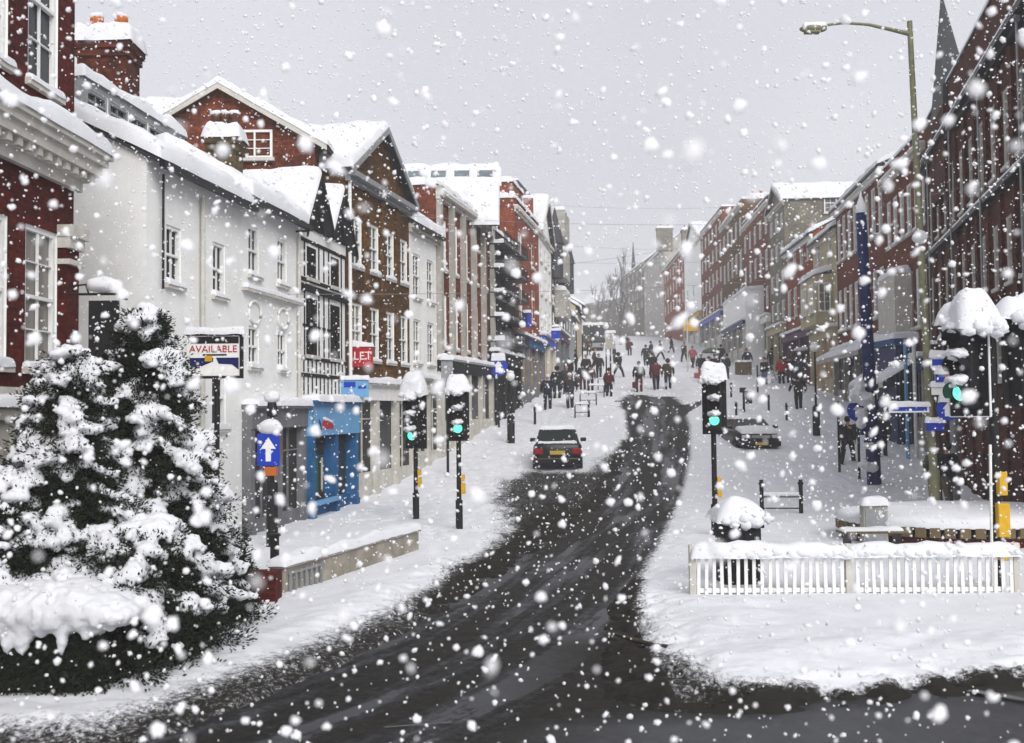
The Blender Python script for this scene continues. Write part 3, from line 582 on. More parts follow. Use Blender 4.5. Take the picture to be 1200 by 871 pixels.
# set back attic storey over the white house
q_ = building('attic_storey', 'set back attic storey with dark window band and thick snow, on the white house', (-8.55, 20.3), (-8.0, 25.0), 6.75, 4.0, M['grey'], rows=[(1.15, .5, [.6, 1.5, 2.4, 3.3, 4.2], .82)], roof='flat', cornice=False, detail=0, winm=M['grey'], snow_t=.3, parapet=.08, zbase=5.0, flankwin=[(.7, .85, 1.2, .6, 'case'), (2.1, .85, 1.2, .6, 'case'), (3.4, .85, 1.0, .6, 'case')])
c1 = P(115, 105, 22.6); chimney('broad dark brick chimney with two pots, nearest the left edge', c1.x-.0, 23.2, 4.8, P(115, 44, 22.6).z, 1.12, .8, B['deep'], 2, snow=.5)
c2 = P(259, 200, 25.8); chimney('squat brick chimney heaped with snow, standing before the red gable', c2.x, 26.2, 4.7, P(259, 160, 25.8).z, .72, .7, B['yellow'], 3, snow=.4, potm=M['tile'])

# red gabled house behind
gh = thing('gabled_brick_house', 'red brick house with wide snowy gable, rising behind the timbered house', 'building', (P(258, 103, 30.2).x, 30.2, -2.9)); gx = gh.location.x
zp = P(258, 103, 30.2).z+2.9; zr_ = P(385, 175, 30.2).z+2.9; xr_ = P(385, 175, 30.2).x-gx; sl = (zp-zr_)/xr_
m = MB(); m.add([(-4, 0, 0), (xr_-.4, 0, 0), (xr_-.4, 0, zr_+.4*sl), (0, 0, zp), (-4, 0, zp-4*sl), (-4, 6, 0), (xr_-.4, 6, 0), (xr_-.4, 6, zr_+.4*sl), (0, 6, zp), (-4, 6, zp-4*sl)],
    [(0, 1, 2, 3, 4), (9, 8, 7, 6, 5), (1, 6, 7, 2), (5, 0, 4, 9)]); m.build('wall', B['redr'], gh)
r_ = MB(); s_ = MB()
for sx, xe in ((1, xr_), (-1, -4.3)):
    ze = zp-abs(xe)*sl; a, b, c, d = (xe, -.25, ze+.1), (xe, 6.2, ze+.1), (0, 6.2, zp+.1), (0, -.25, zp+.1)
    if sx > 0: quads_slab(r_, a, b, c, d, .12)
    else: quads_slab(r_, b, a, d, c, .12)
    if sx > 0: s_.snow((xe, -.27, ze+.11), (xe, 6.2, ze+.11), (-.03, 6.2, zp+.11), (-.03, -.27, zp+.11), .22, .4)
    else: s_.snow((xe, 6.2, ze+.11), (xe, -.27, ze+.11), (.03, -.27, zp+.11), (.03, 6.2, zp+.11), .22, .4)
r_.build('roof', M['tile'], gh); s_.build('roof_snow', SNOW, gh)
v = MB()
for sx, xe in ((1, xr_), (-1, -4.3)): v.add([(xe, -.3, zp-abs(xe)*sl-.1), (0, -.3, zp-.1), (0, -.3, zp+.09), (xe, -.3, zp-abs(xe)*sl+.09), (xe, -.26, zp-abs(xe)*sl-.1), (0, -.26, zp-.1), (0, -.26, zp+.09), (xe, -.26, zp-abs(xe)*sl+.09)], [(0, 1, 2, 3), (7, 6, 5, 4), (0, 4, 5, 1), (2, 6, 7, 3)])
v.build('verge_board', M['offwhite'], gh)
pw = P(299, 186, 30.2); put_window(gh, pw.x-gx, -.1, pw.z+2.9, 1.05, .85, 'case', None, 0, 1)
rd = thing('tiled_ridge_roof', 'long low roof with dark ridge tiles, behind the wide red gable', 'roof', (0, 0, 0))
a = P(160, 103, 33); b = P(298, 103, 33)
m = MB(); m.box(a.x, b.x, 33.0, 37, a.z-5, a.z-1.0); m.build('wall', B['deep'], rd)
m = MB(); quads_slab(m, (a.x-.2, 32.6, a.z-1.0), (b.x, 32.6, a.z-1.0), (b.x, 35, a.z+.1), (a.x-.2, 35, a.z+.1), .12); quads_slab(m, (b.x, 37.4, a.z-1.0), (a.x-.2, 37.4, a.z-1.0), (a.x-.2, 35, a.z+.099), (b.x, 35, a.z+.099), .12); m.build('slope', M['tile'], rd)
m = MB(); m.snow((a.x-.2, 32.55, a.z-.98), (b.x, 32.55, a.z-.98), (b.x, 34.85, a.z+.05), (a.x-.2, 34.85, a.z+.05), .2, .4); m.build('roof_snow', SNOW, rd)
m = MB()
for k in range(int((b.x-a.x)/.33)): m.tube([(a.x+.33*k, 35, a.z+.13), (a.x+.33*k+.29, 35, a.z+.15)], [.12, .14], 10)
m.build('ridge_tiles', M['black'], rd)

# half timbered house
A2, B2 = LP(26.9), LP(30.8)
t2 = building('half_timbered_house', 'half timbered black and white house with twin steep gables above the blue shop', A2, B2, 5.0, 4.6, M['white_wall'],
    rows=[(6.55, .85, [1.0, 2.95], .72), (4.45, 1.55, [1.0, 2.95], .85)], roof='perp', ngab=2, rise=1.45, cornice=False, trim=M['timber'], winm=M['timber'], style='case', detail=1, reveal=M['timber'], snow_t=.25)
q = MB(); Ln = t2['_L']; H = t2['_H']
zs = [3.25, 3.85, 4.3, 6.15, 6.42, 7.48]
for z in zs: q.box(0, Ln, -.025 if z != 6.15 else -.10, -.003, z, z+.10 if z != 6.15 else z+.18)
for k, x in enumerate(np.linspace(.06, Ln-.06, 13)):
    for z0, z1 in ((3.381, 3.849), (3.981, 4.299)): q.box(x-.032, x+.032, -.018, -.003, z0, z1)
for x in (.06, .44, 1.56, 1.97, 2.38, 3.5, Ln-.06):
    q.box(x-.038, x+.038, -.018, -.003, 4.431, 6.149); q.box(x-.038, x+.038, -.018, -.003, 6.551, 7.479)
for x in (1.56, 1.97, 2.38, .44): q.box(x-.13, x-.04, -.016, -.003, 5.2, 5.27); q.box(x+.04, x+.13, -.016, -.003, 5.2, 5.27)
for g in (0, 1):
    xm = Ln*(g*.5+.25)
    q.box(xm-.8, xm+.8, -.065, -.003, H+.02, H+.12); q.box(xm-.04, xm+.04, -.06, -.003, H+.121, H+1.2)
    for s in (-1, 1): q.add([(xm+s*.75, -.05, H+.121), (xm+s*.62, -.05, H+.121), (xm+s*.1, -.05, H+1.0), (xm+s*.14, -.05, H+1.12)], [(0, 1, 2, 3) if s < 0 else (3, 2, 1, 0)])
q.build('timber_frame', M['timber'], t2)
for g in (0, 1):
    xm = Ln*(g*.5+.25); q = MB(); q.add([(xm-.93, -.05, H+.02), (xm+.93, -.05, H+.02), (xm, -.05, H+1.36)], [(0, 1, 2)]); q.build('dark_gable_panel', M['timber'], t2)
shopfront(t2, 0, Ln, .0, .05, 3.15, M['blue'], M['lightblue'], M['shopdark'], bays=2, proj=.36, door=1, fh=.88, label='bright blue shopfront with light blue fascia')
q = MB(); q.box(0, .03, -.42, -.365, 2.3, 3.1); q.build('fascia_end', M['lightblue'], t2)
q = MB(); q.add([(.35, -.432, 2.75), (.45, -.432, 2.42), (.62, -.432, 2.42), (.5, -.432, 2.62)], [(0, 1, 2, 3)], 0); q.add([(.68, -.433, 2.44), (1.55, -.433, 2.44), (1.5, -.433, 2.56), (1.1, -.433, 2.63), (.8, -.433, 2.7), (.62, -.433, 2.6)], [(0, 1, 2, 3, 4, 5)], 1); q.add([(.7, -.434, 2.72), (1.5, -.434, 2.60), (1.45, -.434, 2.66), (.8, -.434, 2.78)], [(0, 1, 2, 3)], 2); q.build('painted_emblem', [M['navy'], M['red'], M['white']], t2)

for k in range(4):
    q = MB(); x = .38+.40*k; q.box(x, x+.13, -.062, -.043, .75, 2.0-.12*k); q.build('window_display', [M['brown'], M['yellow'], M['teal'], M['offwhite']][k], t2)
q = MB(); q.box(.15, 1.95, -.50, -.37, .45, .56); q.build('window_ledge', M['lightblue'], t2)
# brown brick house with pediment
A3, B3 = LP(30.8), LP(36.6)
b3 = building('brown_brick_house', 'brown brick house with tall white windows and a big snow-covered pediment', A3, B3, 7.45, 3.2, B['brown'],
    rows=[(7.15, 1.55, [.9, 2.4, 3.9, 5.3], .8), (4.3, 1.7, [.9, 2.4, 3.9, 5.3], .8)], roof='perp', rise=1.9, trim=M['grey'], reveal=M['white'], hs=3.6, corn=.35,
    shop=dict(colm=M['offwhite'], fascm=M['white'], panem=M['shopdark'], bays=3, proj=.25, door=1), snow_t=.3)
for x in (1.65, 3.15, 4.6): q = MB(); q.box(x-.16, x+.16, -.08, -.004, 3.7, 9.9); q.build('pilaster', B['brown'], b3)
lpipe(b3, .15, 3.6, 9.8, M['white'], r=.06)
# narrow white house
A4, B4 = LP(36.6), LP(39.8)
b4 = building('narrow_white_house', 'narrow white house between the brown brick house and the pilastered block', A4, B4, 6.9, 5, M['white_wall'], rows=[(6.3, 1.6, [.85, 2.5], .8), (3.9, 1.6, [.85, 2.5], .8)], roof='par', rise=1.6, cornice=True, hs=3.4, reveal=M['offwhite'],
    shop=dict(colm=M['offwhite'], fascm=M['offwhite'], panem=M['shopdark'], bays=2, proj=.2), snow_t=.3)
# pilastered red brick block
A5, B5 = LP(39.8), LP(47.7)
b5 = building('pilastered_brick_block', 'long red brick block with tall cream pilasters and one big snowy roof slope', A5, B5, 8.75, 7, B['redr'], rows=[(7.0, 2.0, [.8+1.62*k for k in range(5)], .95), (3.9, 2.1, [.8+1.62*k for k in range(5)], .95)], roof='flat', hs=3.5, trim=M['offwhite'], corn=.35,
    shop=dict(colm=M['offwhite'], fascm=M['black'], panem=M['shopdark'], bays=4, proj=.22, door=2), snow_t=.3, parapet=.2)
for k in range(6): q = MB(); x = min(8.55, .02+1.68*k); q.box(x, x+.3, -.2, -.004, 3.6, 9.9); q.box(x-.04, x+.34, -.26, -.004, 9.901, 10.2); q.build('pilaster', M['palestone'], b5)
ra = thing('snowy_roof_block', 'big roof block with a row of skylights under the ridge, behind the pilastered block', 'building', (0, 0, 0))
a = P(474, 196, 48.4); b = P(582, 196, 48.4); c = P(582, 262, 44.6); dz = c.z
m = MB(); m.box(a.x, b.x-1.0, 44.8, 51.8, 4, dz-.1); m.add([(b.x-.2, 44.8, dz-.1), (b.x-.2, 51.8, dz-.1), (b.x-.2, 48.4, a.z-.1), (a.x, 44.8, dz-.1), (a.x, 51.8, dz-.1), (a.x, 48.4, a.z-.1)], [(0, 1, 2), (5, 4, 3)]); m.build('wall', M['white_wall'], ra)
m = MB(); quads_slab(m, (a.x-.1, 44.6, dz), (b.x+.1, 44.6, dz), (b.x+.1, 48.4, a.z), (a.x-.1, 48.4, a.z), .12); quads_slab(m, (b.x+.1, 52, dz), (a.x-.1, 52, dz), (a.x-.1, 48.4, a.z-.001), (b.x+.1, 48.4, a.z-.001), .12); rr_ = m.build('roof', M['slate'], ra)
s1 = Vector((0, 3.8, a.z-dz)); hh_ = lambda t: Vector((0, 44.6, dz))+s1*t
m = MB(); p0, p1 = hh_(0), hh_(.70); m.snow((a.x-.1, p0.y, p0.z), (b.x+.1, p0.y, p0.z), (b.x+.1, p1.y, p1.z), (a.x-.1, p1.y, p1.z), .3, .35)
p0, p1 = hh_(.92), hh_(1.0); m.snow((a.x-.1, p0.y, p0.z), (b.x+.1, p0.y, p0.z), (b.x+.1, p1.y+.1, p1.z), (a.x-.1, p1.y+.1, p1.z), .22, .3)
for k in range(5):
    xx = a.x+(b.x-a.x)*(k/4)-.12; p0, p1 = hh_(.66), hh_(.95); m.snow((xx-.05, p0.y, p0.z), (xx+.3, p0.y, p0.z), (xx+.3, p1.y, p1.z), (xx-.05, p1.y, p1.z), .2, .2)
m.build('roof_snow', SNOW, ra)
for k in range(4):
    xa = a.x+(b.x-a.x)*k/4+.16; xb = a.x+(b.x-a.x)*(k+1)/4-.16; p0, p1 = hh_(.72), hh_(.9); m = MB(); quads_slab(m, (xa, p0.y, p0.z+.07), (xb, p0.y, p0.z+.07), (xb, p1.y, p1.z+.07), (xa, p1.y, p1.z+.07), .06); m.build('skylight', M['lead'], ra)
# dark building with snowy ledges
b6 = building('dark_bay_building', 'narrow black building stacked with snowy balcony ledges, left of the red tower', LP(47.7), LP(54), 8.4, 6, M['black'], rows=[(5.9, 1.2, [1.2, 3.2, 5.2], 1.2), (4.0, 1.2, [1.2, 3.2, 5.2], 1.2)], style='plain', winm=M['iron'], roof='flat', hs=3.2, cornice=False, trim=M['black'], reveal=M['black'], detail=1,
    shop=dict(colm=M['black'], fascm=M['black'], panem=M['shopdark'], bays=3, proj=.3))
for k in range(5):
    z = 3.6+k*1.15
    for j in range(3):
        q = MB(); q.box(.3+2.1*j, 2.1+2.1*j, -.75, -.003, z, z+.07); 
        for i in range(8): q.box(.3+2.1*j+i*.25, .33+2.1*j+i*.25, -.75, -.72, z+.071, z+.6)
        q.box(.3+2.1*j, 2.1+2.1*j, -.76, -.71, z+.601, z+.64); bb = q.build('balcony', M['iron'], b6); q = MB(); q.snow((.3+2.1*j, -.72, z+.07), (2.1+2.1*j, -.72, z+.07), (2.1+2.1*j, -.01, z+.07), (.3+2.1*j, -.01, z+.07), .2, .3, .0, edge=.1); q.build('snow_ledge', SNOW, bb)
# red brick tower
b7 = building('red_brick_tower', 'tall plain red brick tower with snowy parapets and a blue shop fascia', LP(54), LP(62), 11.0, 5.0, B['orange'], rows=[(7.8, 1.4, [1.6, 5.9], 1.0), (4.6, 1.9, [1.6, 5.9], 1.0)], roof='flat', hs=3.6, trim=M['offwhite'],
    shop=dict(colm=M['greyshop'], fascm=M['blue'], panem=M['beige'], bays=3, proj=.3), snow_t=.35, flankwin=[(1.2, 7.2, .9, 1.2, 'sash')])
q = MB(); q.box(2.6, 6.2, .6, 4.6, 11.0-.3+.001, 12.3); q.build('wall', B['orange'], b7); q = MB(); q.snow((2.55, .55, 12.3), (6.25, .55, 12.3), (6.25, 4.65, 12.3), (2.55, 4.65, 12.3), .3, .4); q.build('roof_snow', SNOW, b7)
md = thing('mansard_roof_house', 'dark slate mansard roof poking up behind the red tower', 'building', (0, 0, 0)); a = P(584, 232, 60); b = P(613, 232, 60); tz = P(600, 207, 60).z
m = MB(); m.box(a.x-1, b.x+.6, 60, 64, 2, a.z); m.build('wall', B['orange'], md); m = MB(); x0, x1 = a.x-1, b.x+.6; V = [(x0, 60, a.z), (x1, 60, a.z), (x1, 64, a.z), (x0, 64, a.z), (x0+.3, 60.8, tz), (x1-.9, 60.8, tz), (x1-.9, 63.2, tz), (x0+.3, 63.2, tz)]
m.add(V, [(4, 5, 6, 7), (0, 1, 5, 4), (1, 2, 6, 5), (2, 3, 7, 6), (3, 0, 4, 7)]); m.build('roof', M['slate'], md); m = MB(); m.snow(V[4], V[5], V[6], V[7], .12, .4); m.snow((x0, 59.95, a.z), (x1, 59.95, a.z), (x1, 60.2, a.z+.1), (x0, 60.2, a.z+.1), .15, .4); m.build('roof_snow', SNOW, md)
b8 = building('white_fronted_house', 'narrow white fronted house just uphill of the red tower', LP(62), LP(69), P(640, 272, 63).z, 5, M['white_wall'], floors=3, cols=3, ww=.9, roof='perp', rise=2.6, hs=3.4, detail=1, shop=dict(colm=M['offwhite'], fascm=M['signblue'], panem=M['beige'], bays=2, proj=.25))
b9 = building('turreted_dark_house', 'tall dark narrow house with small pointed turrets at the end of the left row', LP(69), LP(80), P(652, 300, 73).z, 5, M['slate'], floors=4, cols=5, ww=.9, roof='flat', hs=3.4, detail=2, cornice=True, shop=dict(colm=M['greyshop'], fascm=M['purple'], panem=M['shopdark'], bays=3, proj=.25))
for x in (1.0, 6.0, 10.5):
    q = MB(); q.lathe([(.55, b9['_H']-2), (.55, b9['_H']+.3), (.65, b9['_H']+.35), (.02, b9['_H']+2.9)], 10, 0, (x, -.2, 0), sm=False); q.build('turret', M['slate'], b9)
for z in (4.2, 7.0, 9.8):
    q = MB(); q.box(2.0, 6.0, -.8, -.003, z, z+1.9); b_ = q.build('bay', M['palestone'], b9); q = MB(); q.snow((2, -.8, z+1.9), (6, -.8, z+1.9), (6, -.01, z+1.9), (2, -.01, z+1.9), .25, .4, .02); q.build('snow_ledge', SNOW, b_)
lows = [(80, 92, 388, 'grey'), (92, 106, 384, 'cream'), (106, 120, 380, 'white_wall')]
for i, (ya, yb, py, mm) in enumerate(lows):
    building('low_shop', ['low grey shop with snowy flat roof, uphill of the turreted house', 'low cream shop beyond the grey one, left side of the hill', 'low white shop farthest up on the left side'][i], LP(ya), LP(yb), max(P(668+6*i, py, (ya+yb)/2).z, gz(yb)+3.8), 4, M[mm], floors=1, cols=4, ww=.8, hs=2.6, roof='par', rise=1.2, detail=0, cornice=False)
# ---------- right side of the street (A = uphill end, B = downhill end)
def RP(Y): return (fR(Y), Y)
r1 = building('dark_brick_block', 'tall sooty red brick block with slender shafts, nearest building on the right', RP(39.8), (11.0, 19.0), 9.46, 9, B['deep'],
    rows=[(9.1, 2.0, [1.16+1.62*k for k in range(13)], .8), (6.1, 1.7, [1.16+1.62*k for k in range(13)], .8), (3.6, 1.2, [1.16+1.62*k for k in range(13)], .8)], roof='flat', hs=3.2, trim=M['iron'], winm=M['offwhite'], reveal=M['offwhite'], corn=.35, snow_t=.2, parapet=1.6, detail=1, zbase=-2.9, sband=[(8.55, .16, .22, M['iron'])])
Ln = r1['_L']
for k in range(14):
    x = .35+1.62*k
    if x > Ln-.3: break
    q = MB(); q.box(x-.18, x+.18, -.09, -.003, 0, 8.5); q.box(x-.18, x+.18, -.09, -.003, 8.75, 11.9); q.build('pier', B['deep'], r1)
for k in range(7):
    x = 1.97+4.86*k
    if x > Ln-.2: break
    q = MB(); q.tube([(x, -.24, 2.9), (x, -.24, 12.0)], .032, 8); q.tube([(x, -.24, 12.0), (x+.25, -.35, 12.25)], .04, 8); q.box(x-.08, x+.08, -.32, -.16, 11.95, 12.1); q.build('downpipe', M['grey'], r1)
for k in range(6):
    x = 2.3+3.4*k
    q = MB(); q.box(x-.7, x+.7, -.5, -.003, 5.05, 5.15); l_ = q.build('sill_ledge', M['iron'], r1); q = MB(); q.snow((x-.7, -.5, 5.15), (x+.7, -.5, 5.15), (x+.7, -.01, 5.15), (x-.7, -.01, 5.15), .16, .3, .0, edge=.1); q.build('snow_ledge', SNOW, l_)
# upper attic wall and the steep pyramid roof
q = MB(); x0 = Ln-13.0; q.box(x0, Ln, .9, 8, 12.3, 13.72); q.build('wall', B['deep'], r1); q = MB(); q.snow((x0, .85, 13.72), (Ln, .85, 13.72), (Ln, 8, 13.72), (x0, 8, 13.72), .1, .6, .02); q.build('roof_snow', SNOW, r1)
py_ = thing('pyramid_roof_turret', 'steep slate pyramid turret rising from the dark brick block', 'turret', (0, 0, 0))
a = P(1102, 150, 37.5); bq = P(1136, 110, 34.0); pk = P(1115, -4, 36.2)
nrm = Vector((.966, -.25, 0)); fr1 = lambda Y: 11.0+(16.3-11.0)*(Y-19)/(39.8-19)
c0 = Vector((fr1(37.2)-.20, 37.2, 0)); c1_ = Vector((fr1(34.4)-.20, 34.4, 0)); dd = (c1_-c0).normalized(); wl = (c1_-c0).length
nn = Vector((-dd.y, dd.x, 0)); nn = nn if nn.x > 0 else -nn; zz0 = P(1120, 150, 36).z-.6
bs = [c0, c0+dd*wl, c0+dd*wl+nn*.95, c0+nn*.95]; q = MB(); q.add([(p.x, p.y, zz0-2) for p in bs]+[(p.x, p.y, zz0+1.0) for p in bs], [(0, 1, 5, 4), (1, 2, 6, 5), (2, 3, 7, 6), (3, 0, 4, 7)]); q.build('wall', B['deep'], py_)
apex = (c0+dd*wl*.42+nn*.30); q = MB(); q.add([(p.x, p.y, zz0+1.0) for p in bs]+[(apex.x, apex.y, pk.z+.1)], [(0, 1, 4)], 0); q.add([(p.x, p.y, zz0+1.0) for p in bs]+[(apex.x, apex.y, pk.z+.1)], [(1, 2, 4), (2, 3, 4), (3, 0, 4)], 1); q.build('roof', [M['black'], M['slate']], py_)
# gabled red brick range with white windows
r2 = building('red_brick_terrace', 'red brick terrace with rows of white sash windows, beside the dark brick block', RP(47.2), RP(39.8), 10.5, 8, B['redr'], rows=[(8.6, 2.1, [.9+1.25*k for k in range(6)], .7), (4.6, 2.4, [.9+1.25*k for k in range(6)], .7)], roof='flat', parapet=.5, hs=3.4, corn=.3, shop=dict(colm=M['palestone'], fascm=M['blue'], panem=M['shopdark'], bays=3, proj=.3, awn=(M['offwhite'], 1.3, .8)))
q = MB(); q.box(1.5, 4.8, -.7, -.003, 3.6, 7.0); by = q.build('bay', M['offwhite'], r2); q = MB(); q.snow((1.5, -.7, 7.0), (4.8, -.7, 7.0), (4.8, -.01, 7.0), (1.5, -.01, 7.0), .25, .3, .02); q.build('snow_ledge', SNOW, by)
r2b = building('brown_brick_range', 'plain brown brick upper range standing behind the red terrace roofs', (20.3, 52), (18.6, 44), P(1035, 182, 50).z, 7, B['redr'], rows=[(9, 1.3, [2, 4.5], .9)], roof='flat', cornice=False, detail=0)
r3 = building('red_brick_townhouse', 'red brick townhouse with slim white windows, just beyond the tall blue pole', RP(58.5), RP(47.2), 11.3, 8, B['redr'], rows=[(8.3, 2.4, [.8+1.4*k for k in range(8)], .75), (4.4, 2.3, [.8+1.4*k for k in range(8)], .75)], roof='par', rise=1.7, hs=3.4, corn=.3, trim=M['white'], shop=dict(colm=M['palestone'], fascm=M['greyshop'], panem=M['shopdark'], bays=4, proj=.3, door=1, awn=(M['palestone'], .8, .4)))
r4 = building('cream_bay_house', 'narrow cream house with a projecting square bay window', RP(65), RP(58.5), P(976, 274, 61).z, 7, M['cream'], rows=[(8.0, 1.6, [1.6, 4.8], .9)], roof='par', rise=1.6, hs=3.8, trim=M['offwhite'], shop=dict(colm=M['cream'], fascm=M['cream'], panem=M['beige'], bays=2, proj=.3))
q = MB(); q.box(.8, 5.4, -1.0, -.003, 4.0, 6.9); by = q.build('bay', M['cream'], r4)
for x in (2.0, 4.2): put_window(by, x, -1.1, 4.7, 1.1, 1.7, 'case', None, 0, 1)
q = MB(); q.snow((.7, -1.1, 6.9), (5.5, -1.1, 6.9), (5.5, -.01, 7.2), (.7, -.01, 7.2), .3, .3, .03); q.build('snow_ledge', SNOW, by)
put_window(by, 5.505, -.5, 4.7, .7, 1.7, 'case', None, R(90), 0)
r5 = building('orange_brick_house', 'bright orange red brick house with white sashes over a plum shopfront', RP(74), RP(65), P(945, 284, 69).z, 7, B['orange'], rows=[(7.9, 2.0, [1.3, 3.4, 5.6, 7.7], 1.0), (4.6, 2.0, [1.3, 3.4, 5.6, 7.7], 1.0)], roof='par', rise=1.8, hs=3.5, trim=M['white'], shop=dict(colm=M['purple'], fascm=M['purple'], panem=M['shopdark'], bays=3, proj=.3), detail=1)
r6 = building('grey_stone_building', 'tall grey stone building with snow roof, over the orange brick house', RP(80), RP(73.9), P(915, 246, 78).z, 6.5, B['grey'], floors=4, cols=3, ww=.9, roof='perp', rise=1.5, hs=3.6, trim=M['palestone'], detail=0, shop=dict(colm=M['cream'], fascm=M['cream'], panem=M['shopdark'], bays=2, proj=.3))
hh_ = r6['_L']; put_window(r6, hh_+.105, 3.3, 15.3-gz(77)+.2-1.4, .9, 1.4, 'sash', None, R(90), 1)
r7 = building('tall_red_brick_house', 'tall red brick house above a long white shop fascia', RP(93), RP(80), P(885, 250, 86).z, 8, B['redr'], floors=3, cols=5, ww=1.0, roof='flat', hs=3.8, detail=0, shop=dict(colm=M['offwhite'], fascm=M['white'], panem=M['shopdark'], bays=4, proj=.3))
r8 = building('brick_house_with_bays', 'red brick house with grey bay windows, third from the orange brick house', RP(106), RP(93), P(855, 252, 99).z, 8, B['brown'], floors=3, cols=5, ww=1.1, roof='flat', hs=3.8, detail=0, corn=.4, shop=dict(colm=M['offwhite'], fascm=M['offwhite'], panem=M['shopdark'], bays=4, proj=.3))
r8b = building('small_white_shop', 'long low white shop projecting in front of the tall brick house', (fR(96)-1.5, 96), (fR(83)-1.5, 83), gz(90)+5.4, 2, M['white_wall'], rows=[], roof='flat', hs=3.4, cornice=False, detail=0, snow_t=.3, shop=dict(colm=M['offwhite'], fascm=M['navy'], panem=M['shopdark'], bays=4, proj=.2))
r9 = building('dark_brick_house', 'dark red brick house with stepped snowy parapet, beyond the grey bays', RP(122), RP(106), P(828, 262, 114).z, 8, B['redr'], floors=4, cols=6, ww=1.0, roof='flat', hs=3.8, detail=0, shop=dict(colm=M['offwhite'], fascm=M['signblue'], panem=M['shopdark'], bays=4, proj=.3))
r10 = building('white_gable_house', 'pale rendered house with blank front, beyond the dark brick houses', RP(138), RP(122), P(804, 290, 130).z, 8, M['white_wall'], rows=[(6, 1.5, [3, 9], 1)], roof='perp', rise=3, hs=3.6, detail=0, shop=dict(colm=M['offwhite'], fascm=M['yellow'], panem=M['shopdark'], bays=3, proj=.3))
r11 = building('distant_red_house', 'distant red brick house with broad tan gable near the top of the hill', RP(162), RP(138), P(782, 305, 150).z, 9, B['orange'], floors=3, cols=7, ww=1.2, roof='par', rise=3.5, hs=4, detail=0, roofm=M['brown'])
r12 = building('distant_cream_house', 'distant cream house left of the distant red one', RP(185), RP(162), P(757, 304, 174).z, 9, M['palestone'], floors=3, cols=6, ww=1.3, roof='par', rise=4, hs=4, detail=0)
r13 = building('distant_grey_house', 'distant grey stone house with dark front near the hilltop', RP(212), RP(185), P(738, 320, 200).z, 9, B['grey'], floors=4, cols=6, ww=1.4, roof='par', rise=3.5, hs=4, detail=0)
r14 = building('distant_end_house', 'faint grey house farthest up the hill, closing the street', (16, 234), (27, 214), P(705, 352, 225).z, 9, B['grey'], floors=3, cols=7, ww=1.4, roof='par', rise=4, hs=4, detail=0)
r15 = building('distant_low_house', 'faint pale low house at the far left end of the street', (-8, 205), (14, 215), P(672, 397, 205).z, 8, M['palestone'], floors=2, cols=6, ww=1.3, roof='par', rise=1.5, hs=3.5, detail=0)
sp = thing('church_spire', 'thin dark spire standing above the distant grey houses', 'spire', (P(739, 300, 196).x+1, 200, 18)); q = MB(); pz = P(739, 284, 200).z-18; q.lathe([(.35, 0), (.35, pz-5), (.42, pz-4.9), (.05, pz)], 8, sm=False); q.build('spire', M['slate'], sp)
for i, (px, py, Y, wx, lab) in enumerate([(771, 268, 158, 2.4, 'broad distant chimney on the cream and red roofs'), (797, 270, 140, 1.6, 'small distant chimney beyond the white gable'), (875, 232, 99, 1.6, 'brick chimney on the parapet above the grey bays'), (905, 228, 86, 1.6, 'brick chimney on the tall red brick house')]):
    p = P(px, py, Y); chimney(lab, p.x+1.0, Y, p.z-3.5, p.z, wx, 1.2, B['redr'] if i > 1 else B['grey'], 2, snow=.3)
# ------------------------------------------------------------ snow-laden evergreens and hedge
LEAF = mat('dark_evergreen_leaves', (.016, .021, .011), .9, .5, 9)
BARK = mat('bark', (.06, .045, .035), .95, .4, 8, .5)
def snow_clumps(name, blobs, parent, voxel=.035, seed=0, amp=.03):
    mb = MB()
    for i, (c, r) in enumerate(blobs): mb.blob(c, r, 0, 2, .14, 1.8, seed+i*1.37)
    me = mb.mesh('tmp', SNOW); ob = link('tmp', me)
    md = ob.modifiers.new('r', 'REMESH'); md.mode = 'VOXEL'; md.voxel_size = voxel; md.use_smooth_shade = True
    tx = bpy.data.textures.new('lump', 'CLOUDS'); tx.noise_scale = .085; tx.noise_depth = 4
    d = ob.modifiers.new('d', 'DISPLACE'); d.texture = tx; d.strength = amp*3.4; d.mid_level = .5
    m2 = evaluated(ob); bpy.data.objects.remove(ob); m2.materials.clear(); m2.materials.append(SNOW)
    m2.polygons.foreach_set('use_smooth', np.ones(len(m2.polygons), bool)); return link(name, m2, parent)
def leaves(name, pts, size, parent, matl, seed=1, spread=.0):
    r = np.random.default_rng(seed); n = len(pts); pts = np.array(pts)
    a = r.normal(size=(n, 3)); a /= np.linalg.norm(a, axis=1)[:, None]; b = np.cross(a, r.normal(size=(n, 3))); b /= np.linalg.norm(b, axis=1)[:, None]+1e-9
    s = size*r.uniform(.6, 1.4, (n, 1)); wv = s*.38
    V = np.stack([pts-a*s, pts+b*wv, pts+a*s, pts-b*wv], 1).reshape(-1, 3)
    me = bpy.data.meshes.new(name); me.vertices.add(4*n); me.vertices.foreach_set('co', V.ravel()); me.loops.add(4*n); me.loops.foreach_set('vertex_index', np.arange(4*n)); me.polygons.add(n)
    me.polygons.foreach_set('loop_start', np.arange(n)*4); me.polygons.foreach_set('loop_total', np.full(n, 4)); me.update(calc_edges=True); me.materials.append(matl)
    return link(name, me, parent)
